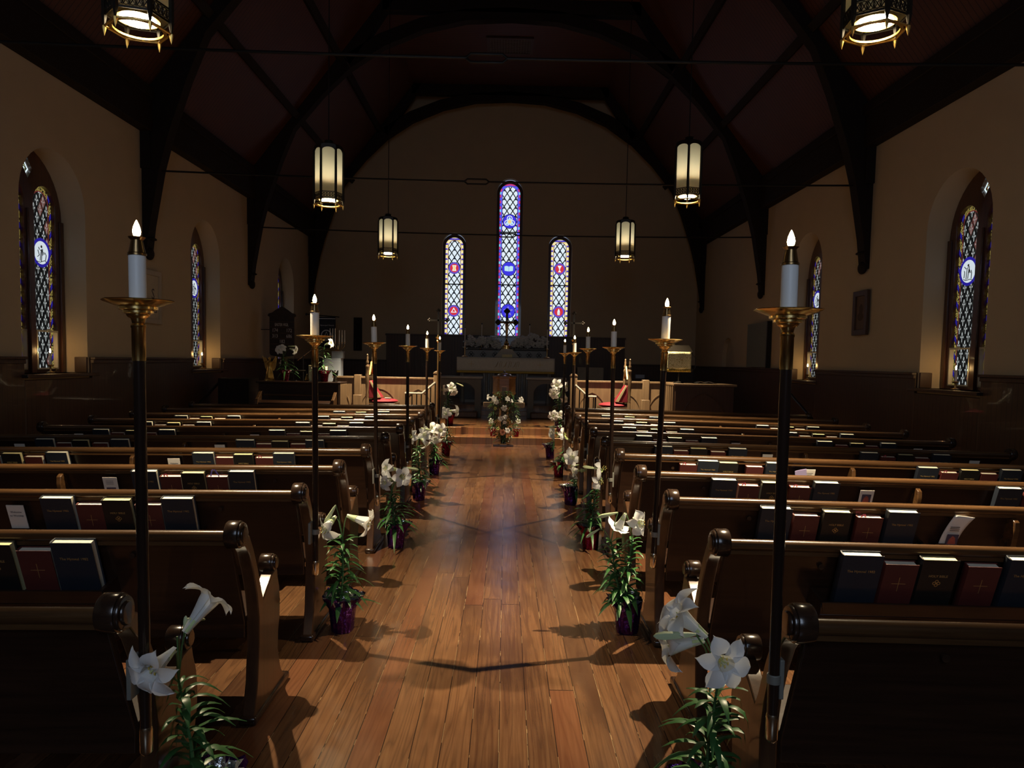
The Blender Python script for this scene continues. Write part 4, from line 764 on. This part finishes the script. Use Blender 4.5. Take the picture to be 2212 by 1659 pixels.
lily('potted_lily','white potted lily in red foil on the piano beside the small dark statue','flower pot',(-2.96,12.14,zt),[at(700,752,12.25)],fl(12.25,(714,741,0,(.9,-.3,.25),.17)),[],22,.18,M_fred,.95,'potted lilies on the piano',34)
t=thing('brass_bell','small brass bell on a bent bracket between the two piano lilies','bell',(-3.36,12.2,zt)); g=G(); g.tube([(-.12,0,.17),(.08,0,.17),(.10,0,.16),(.10,0,.12)],.012,8); g.tube([(-.12,0,0),(-.12,0,.17)],.01,8); g.box(-.16,-.08,-.04,.04,0,.012); g.obj('bracket',M_iron,t); g=G(); g.lathe([(.04,.02),(.03,.04),(.022,.08),(.01,.1),(.008,.12),(0,.12)],14,(.10,0,0)); g.obj('bell',M_brass,t)
for x,w,h,l in ((-3.235,.05,.26,'cream spined book standing behind the brass bell'),(-3.11,.15,.255,'black bound book standing beside the cream one on the piano'),(-3.005,.045,.25,'narrow gold spined book standing beside the right piano lily')):
    t=thing('standing_book',l,'book',(x,12.37,zt),group='books standing on the piano'); g=G(); mm=M_bblack if 'black' in l else M_cream; g.box(-w/2,w/2,-.08,-.076,0,h).box(-w/2,w/2,.076,.08,0,h).box(-w/2,-w/2+.004,-.08,.08,0,h); g.obj('cover',mm,t); g=G(); g.box(-w/2+.004,w/2-.002,-.075,.075,.003,h-.004); g.obj('pages',M_paper,t)
t=thing('boom_microphone','black boom microphone stand with a shiny diagonal arm behind the piano','microphone stand',(-3.62,13.3,.25)); g=G(); g.tube([(0,0,0),(0,0,1.2)],.01,8); g.lathe([(0,0),(.13,0),(.12,.02),(.02,.03),(0,.03)],16); g.obj('stand',M_black,t); g=G(); g.tube([(-.1,0,1.12),(.16,0,1.32)],.007,8); g.obj('boom',M_silver,t); g=G(); g.ell((.175,0,1.333),.022,.022,.022); g.obj('microphone',M_black,t)
t=thing('white_stand','tall bluish white cabinet behind the piano lilies','cabinet',(-3.19,13.75,.25)); g=G(); g.box(-.16,.16,-.12,.12,0,1.17); g.obj('body',M_white,t,bevel=.004); g=G(); g.box(-.16,.16,-.13,-.12,.05,1.12); g.obj('door',M_white,t,bevel=.003)
t=thing('storage_box','small pale box on top of the white cabinet, carrying the candelabrum','box',(-3.10,13.75,1.421)); g=G(); g.box(-.10,.10,-.08,.08,0,.11); g.obj('body',plain('pale blue grey box',(.32,.37,.42),.6),t,bevel=.004); g=G(); g.box(-.105,.105,-.085,.085,.11,.13); g.obj('lid',plain('grey lid',(.25,.28,.32),.6),t,bevel=.003)
t=thing('candelabrum','brass candelabrum with six thin white candles left of the black banner','candelabrum',(-3.10,13.75,1.552)); g=G(); g.lathe([(0,0),(.07,0),(.065,.01),(.03,.02),(.012,.03),(.01,.1)],16)
xs=(-.15,-.10,-.055,.02,.07,.12)
for x in xs: g.tube([(0,0,.06),(x*.6,0,.04),(x,0,.09),(x,0,.15)],.005,6); g.lathe([(.008,.15),(.018,.158),(.018,.165),(0,.165)],10,(x,0,0))
g.obj('branches',M_brass2,t)
for k,x in enumerate(xs): g=G(); z=.165 if k<3 else .135; g.tube([(x,0,z),(x,0,z+.25)],[.0085,.0055],8); g.obj('candle',M_wax,t)
t=thing('church_banner','black banner with a round white emblem on a pole behind the candelabrum','banner',(-4.2,17.5,.25)); g=G(); g.tube([(-.30,0,0),(-.30,0,2.25)],.014,8); g.tube([(-.48,0,2.18),(.28,0,2.13)],.012,8); g.ell((-.49,0,2.18),.03,.03,.03); g.lathe([(0,0),(.18,0),(.16,.03),(.02,.05),(0,.05)],14,(-.3,0,0)); g.obj('pole',M_iron,t); g=G(); g.grid(lambda u,v:(-.19+.38*u,.008*sin(u*8),1.40+.73*v),12,6); g.obj('cloth',M_banner,t,solid=.005); g=G(); g.box(-.19,.19,-.014,-.009,2.08,2.095); g.obj('band',M_greytext,t)
text('lettering','Episcopal Church',.045,M_greytext,t,(0,-.014,1.93),(PI/2,0,0)); g=G(); disc(g,-.02,1.70,.125,-.014,0,32,.105); g.tube([(-.08,-.014,1.63),(-.02,-.014,1.78),(.04,-.014,1.63)],.008,6); g.tube([(-.06,-.014,1.67),(.02,-.014,1.67)],.006,6); g.obj('emblem',M_greytext,t)
t=thing('wall_plaque','narrow dark plaque with a lamp bracket on the back wall left of the panelling','plaque',(-3.90,YB-.002,1.62)); g=G(); g.box(-.11,.11,-.03,0,0,.87); g.obj('board',M_dark,t,bevel=.005); g=G(); g.tube([(-.06,-.05,.05),(-.06,-.05,.25)],.02,8); g.ell((-.06,-.05,.28),.04,.04,.05); g.ell((0,-.04,.75),.02,.01,.04); g.obj('lamp_bracket',M_iron,t)
# ---------------------------------------------------------------- bishop's chairs
def chair(s,label):
    cx=s*(2.2 if s<0 else 1.97); t=thing('clergy_chair',label,'chair',(cx,12.82,.25),(0,0,0),'carved chairs on the chancel'); X=lambda a:s*a
    g=G()
    for y in (-.25,.25): g.lathe([(.03,0),(.03,.5),(.024,.52),(.03,.56),(.022,.6),(.032,.75),(.034,.9),(.022,1.0),(.03,1.03),(.03,1.06),(.018,1.08),(.028,1.12),(.014,1.16),(.02,1.19),(.012,1.22),(.016,1.24),(0,1.26)],12,(X(.14),y,0))
    g.obj('back_post',M_oak,t); g=G(); g.prism([(-.22,.40),(.22,.40),(.22,.88),(.12,1.0),(0,1.08),(-.12,1.0),(-.22,.88)],*sorted((X(.13),X(.16))),0); g.obj('backrest',M_pew,t,bevel=.006)
    g=G(); g.prism([(-.18,.9),(-.1,.98),(0,1.13),(.1,.98),(.18,.9),(.09,.93),(0,1.03),(-.09,.93)],*sorted((X(.10),X(.13))),0); g.obj('carved_crest',M_gold,t,bevel=.004)
    g=G(); g.box(*sorted((X(.14),X(-.34))),-.25,.25,.36,.42); g.obj('seat',M_pewend,t,bevel=.01); g=G(); g.ell((X(-.10),0,.455),.25,.25,.045,24,8); g.obj('seat_cushion',M_cush,t)
    for x,y in ((-.30,-.22),(-.30,.22)): g=G(); g.lathe([(.028,0),(.02,.03),(.03,.1),(.022,.2),(.034,.36)],10,(X(x),y,0)); g.obj('leg',M_pewend,t)
    g=G(); g.box(*sorted((X(-.34),X(.14))),-.255,-.235,.28,.30).box(*sorted((X(-.34),X(.14))),-.262,-.25,.385,.40); g.obj('stretcher',M_rail,t)
    p=thing('cushion','crimson and cream triangular cushion leaning in the %s carved chair'%('left','right')[s>0],'cushion',(cx,12.82,.25),group='cushions in the carved chairs')
    g=G(); g.prism([(X(.125),.508),(X(-.075),.508),(X(.02),.64),(X(.11),.80),(X(.125),.80)],-.19,.19,1); g.obj('pad',M_cush,p,bevel=.02); g=G(); g.prism([(X(-.03),.51),(X(-.085),.52),(X(.09),.81),(X(.10),.77)],-.2,-.192,1); g.obj('embroidery',M_cream,p,bevel=.003)
    return t
chair(-1,'carved high backed chair with a red seat cushion, left side of the chancel'); chair(1,'carved high backed chair with a red seat cushion, right side of the chancel')
t=thing('service_paper','white paper lying on the left carved chair','paper',(-2.02,12.75,.753)); g=G(); g.box(-.05,.05,-.05,.05,0,.006); g.obj('sheet',M_card,t)
for s in (-1,1):
    t=thing('handrail','dark iron handrail with balusters in front of the %s carved chair'%('left','right')[s>0],'handrail',(0,12.72,.25),group='iron handrails'); g=G(); e=1.72 if s<0 else 1.57; A=[(1.20,.79),(1.42,.60),(1.44,.595),(e,.595)] 
    g.tube([(s*x,0,z) for x,z in A],.018,8); g.obj('rail',M_leadgrey,t); 
    for x,z in ((1.2,.79),(1.28,.72),(1.36,.65),(1.44,.59),(1.52,.585),(1.60 if s<0 else 1.55,.585),(e-.01,.585)): g=G(); g.tube([(s*x,0,0),(s*x,0,z)],.011,6); g.obj('baluster',M_black,t)
def staff(name,label,x,y,ztop,m,head):
    t=thing(name,label,'processional cross',(x,y,head)); g=G(); g.tube([(0,0,.0),(0,0,ztop-head)],.013,10); g.lathe([(0,0),(.07,0),(.065,.03),(.03,.05),(.018,.08)],16); g.obj('staff',m,t); z=ztop-head
    g=G(); g.lathe([(.012,0),(.035,.03),(.02,.06),(.05,.09),(.02,.11),(.012,.14)],12,(0,0,z-.14 if head else z-.4)); g.obj('knop',M_brass,t)
    if head:
        g=G(); g.box(-.014,.014,-.008,.008,z,z+.40).box(-.14,.14,-.008,.008,z+.23,z+.258)
        for a,b in ((-.15,.244),(.15,.244),(0,.41)):
            for e in ((0,.02),(.02,0),(-.02,0),(0,-.02)): g.ell((a+e[0],0,z+b+e[1]),.018,.009,.018,8,6)
        g.obj('cross',M_iron,t)
    return t
staff('processional_cross','tall processional cross on a pale brass staff beside the left newel post',-1.17,12.80,1.86,M_brass2,.125)
staff('processional_cross','dark processional staff with a brass cross beside the right newel post',1.17,12.88,1.86,M_iron,.125)
# ---------------------------------------------------------------- font, flower cross, communion rails
t=thing('baptismal_font','octagonal wooden font with a silver cover behind the flower cross','font',(-.02,13.75,.25)); g=G(); g.lathe([(.19,0),(.19,.06),(.10,.12),(.085,.45),(.11,.5),(.20,.55),(.235,.58),(.235,.60),(.225,.60),(.225,.86),(.24,.87),(.24,.90),(.2,.9),(0,.88)],8,a0=PI/8,smooth=False) if False else g.lathe([(.19,0),(.19,.06),(.10,.12),(.085,.45),(.11,.5),(.20,.55),(.235,.58),(.235,.60),(.225,.60),(.225,.86),(.24,.87),(.24,.90),(.2,.9),(0,.88)],8,a0=PI/8); g.obj('bowl',M_font,t,smooth=False,bevel=.003); g=G(); slab(g,[arch(.05,.62,.74,.05),arch(.04,.62,.74,.04)],-.214,-.205); g.obj('carved_arch',M_font,t)
t=thing('font_cover','polished silver basin lid lying on the font','basin',(-.02,13.75,1.15)); g=G(); g.lathe([(.16,0),(.17,.01),(.13,.02),(.11,.035),(.06,.045),(.03,.05),(.022,.075),(.03,.085),(0,.10)],24,jit=lambda i,j:1+.05*sin(i*5.)*(j<5)); g.obj('lid',M_silver,t)
t=thing('flower_cross','wooden cross wrapped in lilies and greenery at the foot of the steps','cross',(-.018,12.44,0)); g=G(); g.box(-.045,.045,-.035,.035,.03,1.0); g.obj('upright',M_font,t,bevel=.004); g=G(); g.box(-.345,.345,-.036,.034,.655,.735); g.obj('crossbar',M_oak,t,bevel=.006); g=G(); g.box(-.17,.17,-.12,.12,0,.035).box(-.06,.06,-.2,.1,0,.05); g.obj('base',M_rail,t,bevel=.006)
rc=random.Random(8); g=G()
for k in range(1100):
    z=rc.uniform(.08,.93); hw=.05+.17*sin(PI*min(1,max(0,(z-.05)/.95)))**.8; x=rc.uniform(-hw,hw); y=rc.uniform(-.10,-.03); a=rc.uniform(-.6,PI+.6)*1. ; L=rc.uniform(.05,.11); w=rc.uniform(.007,.013); dz=rc.uniform(-.5,.7); dx,dy=cos(a),-abs(sin(a))*.7
    g.grid(lambda u,v:(x+dx*L*v-dy*(u-.5)*2*w*sin(PI*(.1+.9*v)),y+dy*L*v+dx*(u-.5)*2*w*sin(PI*(.1+.9*v)),z+dz*L*v-L*.5*v*v),2,3,k%2)
g.obj('greenery',[M_leaf,plain('olive leaf',(.10,.14,.035),.5,var=.3)],t,fix=False)
for k,(u,v,d,s_,mm) in enumerate(((1055,858,(-.9,-.4,.1),.14,0),(1068,862,(-.4,-.8,-.1),.15,0),(1072,868,(.2,-.9,-.2),.12,0),(1096,862,(.3,-.8,.3),.12,0),(1125,864,(.6,-.7,.1),.16,0),(1106,866,(.8,-.3,.4),.09,0),(1089,882,(0,-1,0),.14,0),(1082,904,(-.2,-.9,0),.13,0),(1091,901,(.3,-.9,.1),.11,0),(1086,933,(0,-.9,-.2),.15,1),(1096,930,(.4,-.8,.2),.13,0),(1090,912,(.1,-.9,-.3),.09,0),(1070,882,(-.6,-.7,.1),.09,2),(1076,926,(-.4,-.8,.1),.08,2))):
    q=G(); rnd=random.Random(k); flower_mesh(q,Vector((0,0,0)),d,s_*.72,.2*k,rnd); p=at(u,v,12.29)-t.location; q.obj('flower',[M_petal,plain('peach petal',(.75,.42,.28),.5),plain('yellow green petal',(.5,.55,.18),.5)][mm],t,tuple(p-Vector(d).normalized()*s_*.5),fix=False)
for s,x in ((-1,-.20),(1,.20)): lily('potted_lily','small potted plant in red foil on the step at the %s of the flower cross'%('left','right')[s>0],'flower pot',(x,12.76,.125),[(x,12.74,.36)],[((x+s*.03,12.66,.40),(s*.3,-.8,.1),.10)],[],30+s,.12,M_fred,.75,'pots beside the flower cross',16)
for s,x0,x1 in ((-1,-1.33,-.50),(1,.46,1.22)):
    t=thing('communion_rail','grey arched communion rail section %s of the font'%('left','right')[s>0],'altar rail',(0,15.35,.25),group='communion rails'); g=G(); a=arch((x1-x0)/2-.13,.0,.52,.2,x0=(x0+x1)/2); slab(g,[[(x0,0),(x1,0),(x1,.80),(x0,.80)][:1]+[(a[0][0],0)]+[a[-1]]+a[2:-1][::-1]+[(a[1][0],0)]+[(x1,0),(x1,.80),(x0,.80)]],-.03,.03); g.obj('arched_panel',M_stone if False else plain('grey painted wood',(.10,.098,.09),.6,var=.1),t,bevel=.006); g=G(); g.box(x0-.04,x1+.04,-.08,.08,.80,.85); g.obj('top_rail',M_marble,t,bevel=.01); g=G(); g.box(x0+.06,x1-.06,-.28,-.06,.0,.14); g.obj('kneeler',M_bound,t,bevel=.03)
# ---------------------------------------------------------------- altar
t=thing('altar','marble altar with arched supports under a white frontal','altar',(0,17.3,.45)); g=G(); g.box(-1.12,1.12,0,.62,.97,1.04); g.obj('table_top',M_marble,t,bevel=.008)
g=G(); a=[]; cs=(-.78,0,.78); outer=[(-1.06,0)]
for c in cs:
    L=arch(.27,.0,.55,.25,x0=c); outer+= [(c-.27,0)]+L[2:][::-1]+[(c+.27,0)] if False else []
slab(g,[[(-1.06,0),(1.06,0),(1.06,.97),(-1.06,.97)]]+[arch(.27,.06,.58,.25,x0=c) for c in cs],.06,.2); g.obj('arcade',M_marble,t); g=G(); g.box(-1.05,1.05,.4,.58,0,.97); g.obj('back_slab',plain('dark marble',(.10,.10,.11),.4,var=.3,ns=4),t)
for x in (-1.0,-.44,-.34,.34,.44,1.0): g=G(); g.lathe([(.055,0),(.055,.05),(.035,.08),(.032,.75),(.05,.82),(.055,.9)],12,(x,.04,0)); g.obj('column',M_marble,t)
t=thing('altar_frontal','white damask altar cloth with embroidered crosses and a gold fringe','altar cloth',(0,17.3,1.15)); g=G(); g.grid(lambda u,v:(-1.14+2.28*u,-.025-.006*sin(u*30)*(1-v),.03+.32*v),60,4); g.grid(lambda u,v:(-1.14+2.28*u,-.025+.62*v,.352),20,3); g.obj('cloth',M_linen,t,solid=.006); g=G(); g.grid(lambda u,v:(-1.14+2.28*u,-.028-.006*sin(u*30),-.015+.055*v),90,2); g.obj('fringe',M_fringe,t,solid=.005); g=G()
for x,w in ((-.80,.07),(.80,.07)): g.box(x-w,x+w,-.04,-.036,.19,.197).box(x-.004,x+.004,-.04,-.036,.13,.255)
for k,x in enumerate((-.22,-.12,-.02,.10,.20,.28)): g.tube([(x-.04,-.038,.12),(x,-.038,.16+.1*(k%2)),(x+.04,-.038,.25),(x+.01,-.038,.14)],.004,5)
g.box(-.27,.33,-.04,-.036,.10,.105); g.obj('embroidery',M_goldink,t)
t=thing('gradine','carved shelf behind the altar with quatrefoil panels','altar shelf',(0,17.95,.45)); g=G(); g.box(-.98,1.0,0,.3,0,1.23); g.obj('body',M_marble,t,bevel=.006)
for x in (-.84,-.55,-.26,.30,.56,.80):
    g=G()
    for a in range(4): disc(g,x+.035*cos(a*PI/2),1.12+.035*sin(a*PI/2),.04,-.008,0,16,.028)
    g.obj('quatrefoil',M_black,t,smooth=False)
t=thing('missal_stand','veiled book rest standing on the middle of the altar','book rest',(.02,17.62,1.51)); g=G(); g.prism([(-.30,0),(.30,0),(.12,.20),(-.12,.20)],0,.12,1); g.obj('veil',M_stone,t,bevel=.004); g=G(); g.prism([(-.06,.0),(-.02,.0),(.0,.07),(-.04,.07)],-.11,.13,0); g.obj('open_missal',M_cream,t)
t=thing('altar_crucifix','ornate crucifix on a stepped brass base in front of the tall window','crucifix',(.01,18.08,1.68)); g=G(); g.lathe([(.12,0),(.12,.08),(.10,.09),(.10,.12),(.075,.13),(.06,.16),(.065,.18),(.04,.2),(.045,.22),(.022,.25),(.02,.3)],10); g.obj('base',M_brass,t); g=G(); g.box(-.028,.028,-.012,.012,.28,.95).box(-.20,.20,-.012,.012,.655,.71)
for a,b in ((-.21,.68),(.21,.68),(0,.95)):
    for e in ((0,.035),(.035,0),(-.035,0),(0,-.035)): g.ell((a+e[0],0,b+e[1]),.042,.016,.042,8,6)
g.obj('cross',M_iron,t); g=G(); pts=[((0,-.03,.33),.016),((.006,-.035,.43),.026),((0,-.03,.53),.036),((0,-.03,.62),.045),((0,-.03,.67),.022)]; g.tube([p for p,r in pts],[r for p,r in pts],8); g.ell((0,-.035,.71),.024,.026,.03)
for s in (-1,1): g.tube([(s*.02,-.03,.645),(s*.09,-.025,.675),(s*.17,-.018,.69)],[.014,.011,.008],6)
g.obj('corpus',M_brass2,t)
rr=random.Random(5)
for s,xc in ((-1,-.57),(1,.58)):
    t=thing('flower_arrangement','mass of white hydrangeas on the altar shelf %s of the crucifix'%('left','right')[s>0],'flowers',(xc,18.13,1.682),group='altar flowers'); g=G(); g.box(-.38,.38,-.09,.09,0,.07); g.obj('trough',M_iron,t,bevel=.01); g=G()
    for k in range(120):
        x,z=rr.uniform(-.44,.44),rr.uniform(.04,.32); y=rr.uniform(-.14,.06); a=rr.uniform(0,2*PI); L=rr.uniform(.06,.12); w=.018; dx,dy=cos(a),sin(a); g.grid(lambda u,v:(x+dx*L*v-dy*(u-.5)*2*w*sin(PI*(.1+.9*v)),y+dy*L*v+dx*(u-.5)*2*w*sin(PI*(.1+.9*v)),z+L*.4*v-L*.6*v*v),2,3)
    g.obj('foliage',M_leaf,t,fix=False)
    for k in range(22):
        x=-.40+.8*((k+.5)/22); z=.10+.26*rr.random()*(1-.45*(x/.45)**2); r=rr.uniform(.06,.095); g=G(); y=rr.uniform(-.10,-.02)
        for q in range(46):
            d=Vector((rr.gauss(0,1),rr.gauss(0,1),rr.gauss(0,1))).normalized(); g.ell(d*r*.86,r*.27,r*.27,r*.2,6,4)
        g.obj('bloom',M_petal,t,(x,y,z),fix=False)
for x,h,y,l in ((-.965,.68,17.42,'left end of the altar'),(.965,.68,17.42,'right end of the altar')):
    t=thing('altar_candlestick','tall thin candlestick with an unlit candle at the '+l,'candlestick',(x,y,1.506),group='altar candlesticks'); g=G(); g.lathe([(.075,0),(.07,.015),(.03,.03),(.012,.05),(.01,.2),(.035,.21),(.035,.218),(.01,.225)],14); g.obj('stick',M_brass2,t); g=G(); g.tube([(0,0,.22),(0,0,h)],.011,8); g.obj('candle',M_wax,t); g=G(); g.ell((0,0,h),.014,.014,.014,8,6); g.ell((0,0,h+.12),.012,.012,.016,8,6); g.tube([(0,0,h),(0,0,h+.12)],.003,5); g.obj('follower',M_black,t)
for x in (-.60,.57):
    t=thing('altar_candlestick','slim candlestick rising behind the white flowers %s of the crucifix'%('left','right')[x>0],'candlestick',(x,18.2,1.682),group='altar candlesticks'); g=G(); g.lathe([(.05,0),(.045,.02),(.012,.04),(.01,.3)],12); g.obj('stick',M_brass2,t); g=G(); g.tube([(0,0,.3),(0,0,.62)],.01,8); g.obj('candle',M_wax,t); g=G(); g.ell((0,0,.64),.016,.016,.02,8,6); g.obj('follower',M_black,t)
for k,(x,m,l) in enumerate(((-.93,M_silver,'small silver dish at the left end of the altar shelf'),(-.62,M_brass,'small brass dish on the left half of the altar shelf'),(-.20,M_silver,'silver dish on the altar shelf just left of the crucifix'),(.17,M_silver,'silver dish on the altar shelf just right of the crucifix'))):
    g=G(); g.lathe([(.015,0),(.02,.004),(.036,.022),(.038,.024),(.02,.034),(.009,.042),(0,.046)],16); tag(g.obj('dish',m,None,(x,17.99,1.682)),l,'dish','dishes on the altar shelf')
t=thing('credence_table','small table with a pale cloth against the panelling right of the altar','table',(2.15,19.0,.25)); g=G(); g.box(-.32,.32,-.2,.2,1.0,1.04); g.obj('table_top',M_bound,t)
for x in (-.28,.28):
    for y in (-.17,.17): g=G(); g.box(x-.02,x+.02,y-.02,y+.02,0,1.0); g.obj('leg',M_bound,t)
t=thing('table_cloth','plain pale cloth hanging over the small table right of the altar','table cloth',(2.15,19.0,1.292)); g=G(); g.box(-.33,.33,-.215,.21,0,.006).box(-.33,.33,-.222,-.216,-.36,.006); g.obj('cloth',plain('beige cloth',(.40,.36,.28),.8),t)
t=thing('ceiling_grille','square ventilation grille in the flat ceiling above the chancel','vent',(-.03,16.5,8.24)); g=G(); slab(g,[[(-.5,-.42),(.5,-.42),(.5,.42),(-.5,.42)],[(-.44,-.36),(.44,-.36),(.44,.36),(-.44,.36)]],-.03,.0,0,lambda a,z,y:(a,z,y)); g.obj('frame',M_bound,t); g=G()
for k in range(15): a=-.42+.06*k; g.box(a-.008,a+.008,-.36,.36,-.015,-.005)
for k in range(13): a=-.36+.06*k; g.box(-.44,.44,a-.006,a+.006,-.02,-.012)
g.obj('grid',plain('grey grille',(.16,.13,.11),.6),t)
t=thing('wall_outlet','small pale outlet box on the wainscot behind the right choir screen','outlet',(3.55,19.56,1.08)); g=G(); g.box(-.12,.12,-.03,0,-.05,.05); g.obj('plate',M_white,t,bevel=.006)
